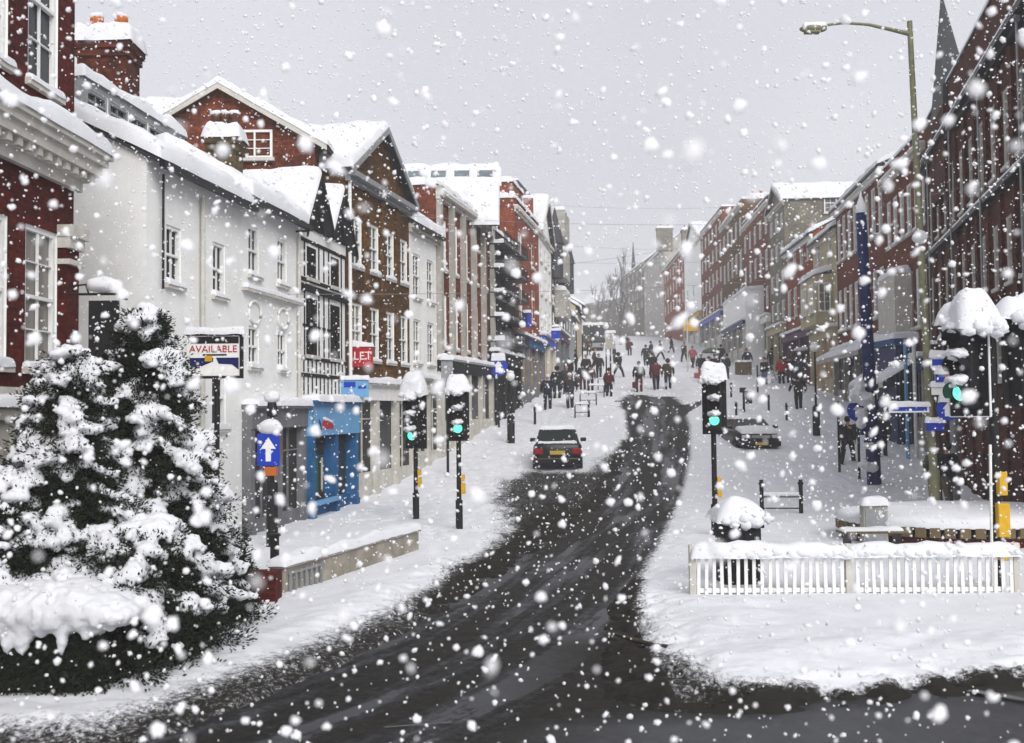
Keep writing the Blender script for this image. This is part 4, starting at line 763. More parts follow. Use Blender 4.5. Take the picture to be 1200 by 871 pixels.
def snowy_tree(label, base, height, prof, seed, nclump, cover=1.0, csize=.27, nleaf=26000, leafsize=.045, lean=(0, 0)):
    # prof: list of (fraction of height, radius)
    rn = random.Random(seed); t = thing('evergreen_tree', label, 'tree', base)
    rad = lambda f: float(np.interp(f, [p[0] for p in prof], [p[1] for p in prof]))
    tr = MB(); tr.tube([(0, 0, -.3), (.03, .02, height*.5), (lean[0]*.8, lean[1], height*.92)], [.13, .08, .02], 8)
    bl = []; lp = []; nr = np.random.default_rng(seed)
    for i in range(nclump):
        f = (i+.5)/nclump; f = .10+.9*f**.95; f = min(.99, max(.03, f+rn.uniform(-.03, .03))); q = rn.uniform(0, 2*math.pi); rr = rad(f)*(rn.uniform(.7, 1.08) if rn.random() < .85 else rn.uniform(.2, .6))
        bump = 1+.18*math.sin(3*q+seed)+.12*math.sin(5*q+f*9)
        x = rr*bump*math.cos(q)+lean[0]*f; y = rr*bump*math.sin(q)+lean[1]*f; z = height*f; s = csize*rn.uniform(.55, 1.35)*(.6+.4*min(1, rad(f)/.7))
        dr = rn.uniform(.2, .55)
        if (rn.random() < cover or f > .9) and z > .62:
            ln = s*rn.uniform(1.5, 2.8); a0 = q+rn.uniform(-.35, .35); dx, dy = math.cos(a0), math.sin(a0); nb = 5
            for k in range(nb):
                t_ = k/(nb-1)-.55; w_ = s*(.62-.30*abs(t_-.0))*rn.uniform(.7, 1.15); bl.append(((x+dx*ln*t_+rn.uniform(-.04, .04), y+dy*ln*t_+rn.uniform(-.04, .04), z-(t_+.55)**2*ln*dr*.8+rn.uniform(-.03, .03)), (w_, w_, w_*rn.uniform(.45, .75))))
            for k in range(rn.randint(2, 4)):
                t_ = rn.uniform(-.3, .6); e_ = rn.choice([-1, 1])*rn.uniform(.35, .8)*s; w_ = s*rn.uniform(.2, .42); bl.append(((x+dx*ln*t_-dy*e_, y+dy*ln*t_+dx*e_, z-(t_+.55)**2*ln*dr*.8-abs(e_)*.45), (w_, w_, w_*.7)))
        m = int(nleaf/nclump*.65); P_ = np.clip(nr.normal(0, 1, (m, 3)), -1.5, 1.5)*np.array([s*1.0, s*1.0, s*.5])+np.array([x*.98, y*.98, z-s*1.0]); lp.append(P_)
        if i % 3 == 0: tr.tube([(lean[0]*f*.5, lean[1]*f*.5, max(.1, z-rr*.5)), (x*.6, y*.6, z-s*.6), (x, y, z-s*.35)], [.03, .018, .008], 5)
    m = int(nleaf*.5); f = nr.uniform(.03, .95, m); q = nr.uniform(0, 6.283, m); rr = np.interp(f, [p[0] for p in prof], [p[1] for p in prof])*np.sqrt(nr.uniform(.02, 1, m))*.88
    lp.append(np.stack([rr*np.cos(q)+lean[0]*f, rr*np.sin(q)+lean[1]*f, f*height], 1))
    tr.build('trunk', BARK, t); leaves('foliage', np.concatenate(lp), leafsize, t, LEAF, seed); snow_clumps('snow_load', bl, t, .034, seed); return t
def base_at(px, Y, dz=0): p = P(px, 480, Y); return (p.x, Y, gz(Y)+dz)
snowy_tree('tall snow-laden evergreen, the right and taller of the two beside the white house', base_at(171, 13.0), 4.3, [(0, .95), (.25, 1.05), (.5, .85), (.7, .58), (.85, .34), (1, .05)], 4, 250, nleaf=130000, csize=.21, cover=.92, leafsize=.024)
snowy_tree('broad snow-laden evergreen in front of the brick townhouse, left of the tallest one', base_at(82, 11.8), 3.7, [(0, 1.0), (.3, .95), (.5, .68), (.7, .42), (.9, .25), (1, .08)], 9, 190, nleaf=90000, csize=.205, cover=.92, leafsize=.024)
snowy_tree('low rounded snowy bush at the left edge, beside the smooth hedge', base_at(5, 11.2), 2.0, [(0, .7), (.4, .85), (.8, .6), (1, .25)], 17, 60, nleaf=30000, csize=.2, leafsize=.026)
snowy_tree('snow-covered shrub spilling towards the low wall, right end of the planting', base_at(240, 14.0), 1.5, [(0, .55), (.4, .65), (.75, .5), (1, .2)], 23, 80, nleaf=44000, csize=.21, cover=.88, leafsize=.026)
snowy_tree('small snowy bush in front of the tallest evergreen, above the dark bank', base_at(165, 11.6), 1.75, [(0, .8), (.4, .9), (.75, .7), (1, .3)], 31, 70, nleaf=46000, csize=.20, cover=.9, leafsize=.026)
# dark clipped bank under the shrubs
bk = thing('hedge_bank', 'dark unsnowed hedge foot running under the snowy shrubs', 'hedge', (0, 0, 0)); nr = np.random.default_rng(3); pts = []
for a, b, n in ((( -10, 800), (160, 770), 26000), ((160, 770), (305, 712), 26000)):
    A_, B_ = G(*a), G(*b); t = nr.uniform(0, 1, n); d = nr.uniform(.0, 1.0, n); off = .45+d*1.0
    pts.append(np.stack([A_.x+(B_.x-A_.x)*t-off*.55, A_.y+(B_.y-A_.y)*t+off*.9, gz(11)+nr.uniform(0, 1, n)**.8*(.62+.25*np.sin(t*9))*(.5+.5*np.sqrt(d))], 1))
leaves('foliage', np.concatenate(pts), .032, bk, LEAF, 5)
m = MB(); A_, B_, C_ = G(-10, 800), G(160, 770), G(305, 712)
for p, q in ((A_, B_), (B_, C_)):
    n = 14
    for i in range(n):
        c = p+(q-p)*(i+.5)/n; m.blob((c.x-.55, c.y+.75, gz(11)+.15), (.42, .5, .42), 0, 2, .3, 2, i)
m.build('twiggy_core', LEAF, bk)
m = MB(); a = G(272, 722); m.bbox(a.x-.05, a.x+.55, a.y+.35, a.y+.75, gz(14)-.2, gz(14)+.55, .01); bp = m.build('brick_pier', B['red']); props(bp, 'small dark red brick pier half hidden beneath the right-hand shrub', 'brick pier')
# smooth hedge with a thick blanket of snow
hd = thing('clipped_hedge', 'low clipped hedge under one thick smooth blanket of snow, lower left corner', 'hedge', (0, 0, 0)); nr = np.random.default_rng(8)
hx0, hx1 = P(-120, 700, 10.3).x, P(140, 700, 10.3).x; y0, y1 = 10.1, 11.2; zb_ = gz(9); ht = .96
n = 45000; leaves('foliage', np.stack([nr.uniform(hx0, hx1-.08, n), nr.uniform(y0+.02, y1, n), zb_+nr.uniform(0, ht, n)], 1), .03, hd, LEAF, 4)
m = MB(); m.bbox(hx0, hx1-.18, y0+.15, y1-.1, zb_-.1, zb_+ht-.1, .08); m.build('twiggy_core', LEAF, hd)
bl = []; rn = random.Random(2)
for i in range(17):
    x = hx0+(hx1-hx0)*(i/16); e = 1-.5*max(0, (i-12)/4)**2
    for y in (y0+.18, y0+.5, y1-.25): bl.append(((x+rn.uniform(-.03, .03), y, zb_+ht+.02*rn.random()-.10*(1-e)), (.26, .33, .25*e)))
for i in range(26):
    x = hx0+(hx1-hx0)*((i+.5)/26)+rn.uniform(-.05, .05); d = rn.choice([.1, .16, .22, .32]); bl.append(((x, y0+.04, zb_+ht-d*.55), (rn.uniform(.05, .11), .09, d*.7)))
snow_clumps('snow_load', bl, hd, .03, 5, .018)
def snowbank(label, a, b, n, s, seed, name='snow_heap'):
    A_, B_ = G(*a), G(*b); rn = random.Random(seed); bl = []
    for i in range(n):
        t = (i+rn.random())/n; c = A_+(B_-A_)*t; k = s*rn.uniform(.6, 1.2); bl.append(((c.x+rn.uniform(-.2, .2), c.y+rn.uniform(-.2, .2), gz(c.y)+.05), (k, k, k*.55)))
    o = snow_clumps(name, bl, None, .035, seed); props(o, label, 'snow heap'); return o
snowbank('lumpy ridge of snow heaped beside the low wall, right of the shrubs', (318, 706), (352, 668), 9, .3, 3)
# leafless trees up the hill
BRANCH = mat('snowy_twigs', (.13, .125, .125), .9, .3, 6)
def bare_tree(label, px, py, Y, h, seed):
    t = thing('leafless_tree', label, 'tree', (P(px, py, Y).x, Y, gz(Y)-.1)); rn = random.Random(seed); m = MB(); s = MB()
    def br(p, d, l, r, k):
        q = p+d*l; m.tube([p, p+d*l*.5+Vector((rn.uniform(-.05, .05)*l, 0, 0)), q], [r, r*.8, r*.6], 5)
        if k < 3: s.tube([p+Vector((0, 0, r*.9)), q+Vector((0, 0, r*.7))], [r*.6, r*.4], 4)
        if k == 0: return
        for j in range(3 if k > 1 else 4):
            a = rn.uniform(0, 6.28); e = rn.uniform(.35, .8); n = Vector((math.cos(a), math.sin(a), 0))*math.sin(e)+Vector((0, 0, 1))*math.cos(e)
            br(p+d*l*rn.uniform(.6, 1), (d*.5+n*.7).normalized(), l*rn.uniform(.55, .8), r*.55, k-1)
    br(Vector((0, 0, 0)), Vector((0, 0, 1)), h*.36, .22, 4)
    m.build('branches', BRANCH, t); s.build('snow_load', SNOW, t)
bare_tree('bare snowy tree high on the hill, right of the distant lorry', 728, 400, 128, 13, 1)
bare_tree('bare snowy tree left of the spire near the hilltop', 712, 400, 150, 12, 2)
bare_tree('small bare snowy tree over the heads at the far left of the street', 700, 400, 170, 10, 5)
# ------------------------------------------------------------ street furniture
def capblob(parent, c, r, seed=0, name='snow_cap'):
    m = MB(); m.blob(c, r, 0, 3, .09, 1.5, seed); m.blob((c[0]+r[0]*.25, c[1], c[2]+r[2]*.25), (r[0]*.55, r[1]*.8, r[2]*.7), 0, 3, .1, 2, seed+5); return m.build(name, SNOW, parent)
def signal_head(root, x, z, face=0, s=1.0, lit=True, scap=.3, edge=None, y=0.0):
    # head facing -Y turned by face; z is the bottom of the backing board
    pv = face; Mx = Matrix.Translation((x, y, z)) @ Matrix.Rotation(pv, 4, 'Z') @ Matrix.Scale(s, 4)
    m = MB(); m.bbox(-.26, .26, .05, .075, 0, 1.28, .008, 0, Mx); m.bbox(-.15, .15, -.16, .048, .10, 1.18, .03, 0, Mx); hd = m.build('signal_head', M['black'], root)
    if edge:
        m = MB()
        for a in ((-.275, -.262, .045, .08, -.01, 1.29), (.262, .275, .045, .08, -.01, 1.29), (-.261, .261, .045, .08, -.016, -.003), (-.261, .261, .045, .08, 1.283, 1.296)): m.box(*a, 0, Mx)
        m.build('white_edging', M['white'], hd)
    for k, zz in enumerate((.30, .64, .98)):
        m = MB(); n = 16; V = [(.105*math.cos(2*math.pi*i/n), -.163, zz+.105*math.sin(2*math.pi*i/n)) for i in range(n)]+[(0, -.18, zz)]
        m.add([Mx @ Vector(v) for v in V], [(i, (i+1) % n, n) for i in range(n)]); m.build('lens', M['green_glow'] if (k == 0 and lit) else M['lens'], hd)
        m = MB(); V = []; F = []; n = 14                                     # open-bottomed hood
        for i in range(n+1):
            a = math.radians(-35+250*i/n)
            for rr in (.125, .117):
                for yy in (-.162, -.40+.06*(1-math.sin(a))*.5): V.append(Mx @ Vector((rr*math.cos(a), yy, zz+rr*math.sin(a))))
        for i in range(n):
            b = i*4; F += [(b, b+4, b+5, b+1), (b+2, b+3, b+7, b+6), (b+1, b+5, b+7, b+3)]
        m.add(V, F, 0, False); hood = m.build('hood', M['black'], hd)
        m = MB(); m.blob(Mx @ Vector((0, -.27, zz+.145)), (.135*s, .15*s, .075*s), 0, 3, .2, 2, k+x); m.blob(Mx @ Vector((.03, -.2, zz+.17)), (.09*s, .1*s, .06*s), 0, 2, .2, 2, k+x); m.build('snow_cap', SNOW, hood)
    m = MB(); m.snow((-.27, -.24, 1.20), (.27, -.24, 1.20), (.27, .12, 1.25), (-.27, .12, 1.25), scap*1.1, .07, .02, amp=.3, edge=.2); [m.blob((random.uniform(-.26, .26), -.24+random.uniform(-.02, .03), 1.2+random.uniform(-.06, .04)), (random.uniform(.05, .1), .06, random.uniform(.04, .09)), 0, 2, .25, 2, random.random()*9) for _ in range(7)]; m.blob((-.04, -.17, 1.19), (.19, .13, .10), 0, 3, .15, 2, x); m.v = [tuple(Mx @ Vector(v)) for v in m.v]; m.build('snow_cap', SNOW, hd)
    return hd
def traffic_light(label, px, pyb, Y, pyhead_bot, s=1.0, face=0, yellow=True, **k):
    b = P(px, pyb, Y); zb = gz(Y); t = thing('traffic_light', label, 'traffic light', (b.x, Y, zb)); zh = P(px, pyhead_bot, Y).z-zb
    m = MB(); m.tube([(0, .14, -.2), (0, .14, zh+1.25*s)], .058, 14); m.tube([(0, .14, 0.02), (0, .14, .8)], .085, 14); m.build('pole', M['black'], t)
    m = MB(); m.box(-.03, .03, .02, .14, zh+.2, zh+.26); m.box(-.03, .03, .02, .14, zh+1.0, zh+1.06); m.build('bracket', M['black'], t)
    if yellow:
        m = MB(); m.bbox(.05, .15, .06, .22, .95, 1.2, .01); m.build('push_button_box', M['yellow'], t)
        m = MB(); m.bbox(.05, .14, .06, .22, 1.25, 1.4, .01); m.build('push_button_box', M['yellow'], t)
    signal_head(t, 0, zh, face, s, **k)
    return t
t = traffic_light('traffic light showing green, standing alone beside the litter bin', 840, 640, 22.5, 509, 1.02, R(-12), scap=.34)
t = traffic_light('traffic light showing green, nearest the shops on the left pavement', 487, 610, 26.5, 526, 1.16, R(-20), scap=.32)
t = traffic_light('traffic light showing green, the slimmer-poled one on the left pavement', 538, 626, 24.2, 517, 1.0, R(0), scap=.3)
# large signal at the right edge, seen from the side
b = P(1181, 700, 15.7); t = thing('traffic_light', 'large snow-heaped traffic light with yellow boxes at the right edge', 'traffic light', (b.x, 15.9, gz(16)))
zt = P(1140, 488, 15.5).z-gz(16)
m = MB(); m.tube([(0, .1, -.2), (0, .1, zt+1.5)], .075, 14); m.build('pole', M['black'], t)
for za, zb_, w_ in ((1.62, 1.98, .05), (.98, 1.5, .075), (.62, .9, .06)): m = MB(); m.bbox(-w_+.02, w_+.05, -.1, .02, za-.1, zb_-.1, .012); m.build('push_button_box', M['yellow'], t)
m = MB(); m.tube([(-.14, 0, -.1), (-.11, 0, 2.3)], .022, 10); m.build('white_post', M['white'], t)
hd1 = signal_head(t, -.40, zt+.0, R(-52), 1.22, True, .2, edge=True, y=.1)
signal_head(t, .40, zt+.12, R(35), 1.15, False, .16, y=.1)
m = MB(); m.tube([(-.5, .15, zt+.4), (0, .1, zt+.4)], .025, 8); m.tube([(-.5, .15, zt+1.2), (0, .1, zt+1.2)], .025, 8); m.build('bracket', M['black'], t)
m = MB(); m.snow((-.70, -.40, zt+1.36), (-.06, -.40, zt+1.40), (-.02, .25, zt+1.48), (-.70, .25, zt+1.48), .55, .08, .02, amp=.3, edge=.3); [m.blob((random.uniform(-.7, -.05), -.40, zt+1.36+random.uniform(-.1, .05)), (random.uniform(.07, .14), .09, random.uniform(.06, .13)), 0, 2, .25, 2, random.random()*9) for _ in range(10)]; m.snow((-.05, -.4, zt+1.50), (.75, -.4, zt+1.50), (.75, .3, zt+1.5), (-.05, .3, zt+1.5), .42, .08, .02, amp=.3, edge=.3); [m.blob((random.uniform(0, .7), -.40, zt+1.48+random.uniform(-.1, .05)), (random.uniform(.07, .14), .09, random.uniform(.06, .13)), 0, 2, .25, 2, random.random()*9) for _ in range(8)]; m.build('snow_cap', SNOW, t)

# tall street lamp with curved arm
Yl = 24.0; pb = P(1094, 560, Yl); pt = P(1066, 30, Yl); t = thing('street_lamp', 'tall greenish street lamp with long curved arm reaching left', 'street lamp', (pb.x, Yl, gz(Yl)))
top = Vector((pt.x-pb.x, 0, pt.z-gz(Yl))); m = MB(); m.tube([(0.02, 0, -.3), (.01, 0, 1.4), Vector((0, 0, 1.45)), top*.6, top+Vector((0, 0, .1))], [.13, .13, .095, .08, .062], 14); m.build('pole', M['green_grey'], t)
ar = [P(x, y, Yl)-Vector((pb.x, Yl, gz(Yl))) for x, y in ((1066, 40), (1045, 35), (1018, 29), (990, 27), (972, 29), (966, 31))]
m = MB(); m.tube(ar, [.055, .045, .035, .03, .03, .03], 10); m.build('arm', M['green_grey'], t)
hp_ = P(953, 34, Yl)-Vector((pb.x, Yl, gz(Yl))); m = MB(); m.blob(hp_, (.33, .14, .095), 0, 3, .03, 1, 0); m.box(hp_.x-.2, hp_.x+.15, -.1, .1, hp_.z-.10, hp_.z-.04); h_ = m.build('lamp_head', M['green_grey'], t); m = MB(); m.snow((hp_.x-.25, -.1, hp_.z+.06), (hp_.x+.3, -.1, hp_.z+.07), (hp_.x+.3, .1, hp_.z+.07), (hp_.x-.25, .1, hp_.z+.06), .07, .1, .0, edge=.05); m.build('snow_cap', SNOW, h_)
m = MB(); m.lathe([(.1, 0), (.11, .12), (.09, .2)], 12, 0, top*.62+Vector((0, 0, 0))); m.build('collar', M['green_grey'], t)
capblob(t, top*.575+Vector((-.05, -.1, 0)), (.18, .14, .16), 3)
# stacked direction signs on the lamp post
def board(label, px0, py0, px1, py1, Y, mt, name='direction_sign', cat='sign', bandm=None, snow=True, group=None, arrow=None, text=None):
    a, b = P(px0, py1, Y), P(px1, py0, Y); w_, h_ = b.x-a.x, b.z-a.z; t = thing(name, label, cat, (a.x, Y, a.z), group=group)
    m = MB(); m.bbox(0, w_, 0, .03, 0, h_, .006); m.build('board', mt, t)
    if bandm: m = MB(); m.box(w_*.06, w_*.94, -.006, -.001, h_*.25, h_*.78); m.build('band', bandm, t)
    if text: link('lettering', text_mesh(text[0], text[1]*h_, text[2], .002), t, (w_/2, -.01, h_*.5), rot=(R(90), 0, 0))
    if snow: m = MB(); m.snow((-.02, -.03, h_), (w_+.02, -.03, h_), (w_+.02, .06, h_), (-.02, .06, h_), min(.14, h_*.6), .12, .01, edge=.05); m.build('snow_cap', SNOW, t)
    return t
board('white direction sign with a blue band, topmost on the lamp post', 1091, 418, 1112, 432, 23.7, M['white'], bandm=M['signblue'])
s_ = board('blue direction sign with a small orange mark, second from the top on the lamp post', 1097, 437, 1121, 448, 23.6, M['signblue']); m = MB(); m.lathe([(.06, 0), (.06, .005)], 12, 0, (0, 0, 0)); o = m.build('symbol', M['orange'], s_, (.25, -.01, .11), rot=(R(90), 0, 0))
board('plain white direction sign below the orange-marked one on the lamp post', 1092, 452, 1117, 463, 23.65, M['white'])
board('blue lower sign on the lamp post, under the round arrow sign', 1086, 494, 1107, 505, 23.7, M['signblue'])
board('long blue pointer sign reaching left from the lamp post', 1042, 475, 1089, 484, 23.75, M['white'], bandm=M['signblue'])
def round_sign(label, px, py, Y, r, post_base, post=True, up=True, pm=None, zsq=None):
    c = P(px, py, Y); zb = gz(Y); t = thing('round_arrow_sign', label, 'sign', (c.x, Y, zb if post else c.z)); z = c.z-zb if post else 0
    m = MB(); n = 28; m.add([(r*math.cos(2*math.pi*i/n), 0, z+r*math.sin(2*math.pi*i/n)) for i in range(n)]+[(r*math.cos(2*math.pi*i/n), .02, z+r*math.sin(2*math.pi*i/n)) for i in range(n)], [tuple(range(n)), tuple(range(2*n-1, n-1, -1))]+[(i, i+n, (i+1) % n+n, (i+1) % n) for i in range(n)]); m.build('disc', M['signblue'], t)
    m = MB(); m.add([(-.12*r/.3, -.004, z-.55*r), (.12*r/.3*.0+.03, -.004, z-.55*r)][:0]+[(-.09*r/.3*1, -.005, z-.6*r), (.09*r/.3, -.005, z-.6*r), (.09*r/.3, -.005, z+.05*r), (-.09*r/.3, -.005, z+.05*r)], [(0, 1, 2, 3)]); m.add([(-.5*r, -.006, z+.05*r), (.5*r, -.006, z+.05*r), (0, -.006, z+.65*r)], [(0, 1, 2)]); m.build('arrow', M['white'], t, rot=(0, 0 if up else 0, 0))
    if post: m = MB(); m.tube([(0, .06, -.2), (0, .06, z+r)], .045, 10); m.build('post', pm or M['grey'], t)
    m = MB(); m.snow((-r*.8, -.05, z+r*.75), (r*.8, -.05, z+r*.75), (r*.8, .08, z+r*.75), (-r*.8, .08, z+r*.75), r*.75, .1, .0, edge=.08); m.build('snow_cap', SNOW, t); return t
round_sign('round blue arrow sign on the lamp post, under the big traffic light', 1111, 480, 23.65, .26, 0, post=False)
round_sign('small round blue arrow sign left of the tall blue pole', 1006, 481, 34.5, .38, 0, pm=M['black'])
t = round_sign('round blue sign on the black building wall, left of the red tower', 584, 430, 47, .42, 0, pm=M['black'])
# thick pale post carrying the round arrow sign
gpx = P(1121, 600, 30.0); m = MB(); m.tube([(0, 0, -.2), (0, 0, 2.7)], .12, 12); props(m.build('sign_post', M['grey'], None, (gpx.x, 30.0, gz(30.0))), 'thick pale grey post standing below the round arrow sign', 'post')
# tall blue pole with a white cone of snow
Yb = 33.5; pb = P(1025, 566, Yb); pt = P(1009, 250, Yb); t = thing('banner_pole', 'tall thick navy blue pole topped with a cone of snow', 'pole', (pb.x, Yb, gz(Yb)))
top = Vector((pt.x-pb.x, 0, pt.z-gz(Yb))); m = MB(); m.tube([(0, 0, -.3), top*.5, top], [.23, .2, .165], 16); m.build('shaft', M['navy'], t)
for f in (.16, .28, .36): c = top*f; m = MB(); m.lathe([(.24, 0), (.27, .05), (.27, .12), (.24, .17)], 16, 0, c); m.build('band', M['navy'], t)
m = MB(); m.lathe([(.19, 0), (.2, .12), (.12, .35), (.05, .55), (.02, .72)], 14, 0, top); m.build('snow_cap', SNOW, t)
snow_clumps('clinging_snow', [(tuple(P(px, py, Yb-.3)-t.location), (r, r*.8, r*q)) for (px, py, r, q) in ((1008, 449, .13, 1.3), (1007, 456, .2, 1), (1004, 463, .28, .8), (1013, 467, .33, .7), (1018, 474, .2, .8), (1010, 485, .2, 1), (1009, 496, .17, 1.2), (1000, 467, .18, .7), (1018, 522, .2, .6), (1013, 545, .25, .5), (1021, 548, .25, .6), (1012, 540, .1, 1.2))], t, .04, 3, .03)
for f, wx in ((.22, .42), (.32, .42)): m = MB(); c = top*f; m.bbox(c.x-wx, c.x+.25, -.25, -.02, c.z-.25, c.z, .02); m.build('planter_arm', M['navy'], t)
# globe lamps with thick black bases
def globe_lamp(label, px, pyb, pyt, base=1.25):
    g = G(px, pyb); Y = g.y; t = thing('globe_lamp', label, 'street lamp', g, group='globe lamps on black posts'); h = P(px, pyt, Y).z-g.z
    m = MB(); m.lathe([(.16, -.1), (.16, base*.95), (.10, base), (.05, base+.05)], 12); m.build('base', M['black'], t)
    m = MB(); m.tube([(0, 0, base), (0, 0, h)], [.05, .035], 10); m.build('pole', M['iron'], t); m = MB(); m.blob((0, 0, h+.17), (.19, .19, .19), 0, 3, .0); gl = m.build('globe', M['globe'], t); m = MB(); m.blob((0, 0, h+.33), (.16, .16, .09), 0, 2, .15, 2, px); m.build('snow_cap', SNOW, gl); return t
globe_lamp('globe lamp on a black post right of the middle car', 957, 514, 412, 1.4)
globe_lamp('globe lamp on a black post beside the left row of shops', 599, 523, 446, 1.3)
globe_lamp('globe lamp on a slim post over the left crowd', 676, 455, 388, .9)
globe_lamp('globe lamp on a slim post beside the centre walkers', 711, 462, 386, .9)
# litter bin behind the fence
Yq = 16.6; p = P(866, 700, Yq); t = thing('litter_bin', 'square black litter bin wearing a thick cap of snow behind the fence', 'litter bin', (p.x, Yq, gz(Yq)), R(4))
m = MB(); m.bbox(-.3, .3, -.28, .28, 0, 1.0, .02); m.bbox(-.34, .34, -.32, .32, 1.001, 1.05, .01); m.build('body', M['black'], t)
m = MB(); m.bbox(-.34, .34, -.32, .32, 1.11, 1.16, .01)
for sx in (-1, 1):
    for sy in (-1, 1): m.box(sx*.3-.03, sx*.3+.03, sy*.28-.03, sy*.28+.03, 1.051, 1.109)
m.build('lid', M['black'], t); m = MB(); m.snow((-.42, -.40, 1.12), (.42, -.40, 1.12), (.42, .38, 1.15), (-.42, .38, 1.15), .27, .08, .02, amp=.3, edge=.32); [m.blob((random.uniform(-.38, .38), -.39, 1.13+random.uniform(-.07, .03)), (random.uniform(.06, .13), .07, random.uniform(.05, .1)), 0, 2, .25, 2, random.random()*9) for _ in range(10)]; m.build('snow_cap', SNOW, t)
m = MB()
for k in range(6): m.box(-.28+k*.1, -.24+k*.1, -.295, -.281, .08, .9)
m.build('ribs', M['iron'], t)
# white picket fence
Yf = 15.5; pa, pb = P(812, 705, Yf), P(1192, 718, Yf-.15); t = thing('picket_fence', 'long white picket fence with a thick bank of snow along its top rail', 'fence', (pa.x, Yf, gz(Yf)), math.atan2(-.15, pb.x-pa.x)); Lf = pb.x-pa.x
for z in (.14, .66): m = MB(); m.bbox(0, Lf, -.02, .02, z, z+.07, .005); m.build('rail', M['white'], t)
pm_ = MB(); pm_.prism([(-.025, 0), (.025, 0), (.025, .74), (0, .78), (-.025, .74)], -.045, -.022); pm_ = pm_.mesh('picket', M['white']); np_ = 40
for k in range(np_): link('picket', pm_, t, (.08+(Lf-.16)*k/(np_-1), 0, .03), rot=(0, random.uniform(-.03, .03), 0))
for x in (0, Lf*.485, Lf): m = MB(); m.bbox(x-.05, x+.05, -.05, .05, -.1, .86, .01); m.build('post', M['offwhite'], t)
m = MB(); m.snow((-.02, -.12, .70), (Lf*.485, -.12, .70), (Lf*.485, .13, .70), (-.02, .13, .70), .19, .16, .02, amp=.3, edge=.12); m.snow((Lf*.485, -.12, .70), (Lf+.02, -.12, .70), (Lf+.02, .13, .70), (Lf*.485, .13, .70), .17, .16, .02, amp=.35, edge=.12)
for k in range(46): x = random.uniform(0, Lf); m.blob((x, -.09, .725+random.uniform(-.02, .03)), (random.uniform(.06, .16), .07, random.uniform(.03, .09)), 0, 2, .25, 2, k)
m.build('snow_load', SNOW, t)
# round raised planter of red brick with a timber edge
Yp = 20.3; c = P(1125, 655, Yp+1.6); t = thing('round_planter', 'low round red brick planter with dark timber edging and smooth snow', 'planter', (c.x, Yp+1.6, gz(Yp)))
rx, ry = 2.45, 1.9; n = 56; m = MB(); V = []
for i in range(n): a = 2*math.pi*i/n; V += [(rx*math.cos(a), ry*math.sin(a), -.1), (rx*math.cos(a), ry*math.sin(a), .32)]
m.add(V, [(2*i, (2*i+2) % (2*n), (2*i+3) % (2*n), 2*i+1) for i in range(n)]); m.build('brick_wall', B['red'], t)
m = MB()
for i in range(n): a = 2*math.pi*(i+.5)/n; Mx = Matrix.Translation((rx*1.02*math.cos(a), ry*1.02*math.sin(a), .42)) @ Matrix.Rotation(a, 4, 'Z'); m.bbox(-.05, .05, -.10, .10, -.1, .1, .012, 0, Mx)
m.build('timber_edge', M['brown'], t)
m = MB(); V = []; F = []; rings = [(1.04, .50), (1.05, .60), (.98, .70), (.85, .74), (.6, .78), (.3, .8), (.02, .82)]
for k, (f, z) in enumerate(rings):
    for i in range(n): a = 2*math.pi*i/n; V.append((rx*f*math.cos(a), ry*f*math.sin(a), z+.04*mnoise.noise(Vector((math.cos(a)*3*f, math.sin(a)*3*f, k*.2)))))
for k in range(len(rings)-1):
    for i in range(n): F.append((k*n+i, k*n+(i+1) % n, (k+1)*n+(i+1) % n, (k+1)*n+i))
m.add(V, F, 0, True); m.build('snow_load', SNOW, t)
# pale utility cabinet on the planter's left
c = P(1024, 612, 20.9); t = thing('utility_cabinet', 'small pale utility cabinet capped with snow at the planter edge', 'cabinet', (c.x, 20.9, gz(21)), R(-8)); m = MB(); m.bbox(-.24, .24, -.2, .2, 0, .95, .02); m.build('body', M['palestone'], t); m = MB(); m.bbox(-.2, .2, -.215, -.201, .12, .85, .004); m.build('door', M['grey'], t); m = MB(); m.snow((-.26, -.22, .95), (.26, -.22, .95), (.26, .22, .95), (-.26, .22, .95), .16, .1, .02); m.build('snow_cap', SNOW, t)
# timber bench-like edging behind cabinet
a, b = P(985, 622, 19.6), P(1060, 618, 20.0); t = thing('low_bench', 'low dark slatted bench almost buried in snow, left of the pale cabinet', 'bench', (a.x, 19.5, gz(19.6)))
for k in range(3): m = MB(); m.bbox(0, 1.25, k*.14, k*.14+.11, .50, .54, .006); m.build('slat', M['brown'], t)
for x in (.15, 1.1): m = MB(); m.bbox(x-.03, x+.03, .02, .36, -.1, .499, .006); m.build('leg', M['iron'], t)
m = MB(); m.snow((.02, .06, .54), (1.22, .06, .54), (1.22, .40, .54), (.02, .40, .54), .09, .12, .0); m.build('snow_cap', SNOW, t)
# barrier with two thick posts (cycle stand)
def barrier(label, px0, px1, pyb, hgt, posts=.06, rails=(.25, .55, .62), name='pedestrian_barrier', group=None):
    a, b = G(px0, pyb), G(px1, pyb); t = thing(name, label, 'barrier', a, math.atan2(b.y-a.y, b.x-a.x), group); L_ = (b-a).length
    for x in (0, L_): m = MB(); m.lathe([(posts, -.1), (posts, hgt*.86), (posts*1.35, hgt*.88), (posts*1.35, hgt*.93), (posts*.8, hgt*.95), (posts*1.1, hgt)], 12, 0, (x, 0, 0)); m.build('post', M['black'], t)
    for r_ in rails: m = MB(); m.tube([(0, 0, hgt*r_), (L_, 0, hgt*r_)], .018, 8); m.build('rail', M['iron'], t); 
    m = MB(); m.snow((0, -.03, hgt*rails[-1]+.015), (L_, -.03, hgt*rails[-1]+.015), (L_, .03, hgt*rails[-1]+.015), (0, .03, hgt*rails[-1]+.015), .05, .1, 0, edge=.02); m.build('snow_cap', SNOW, t); return t
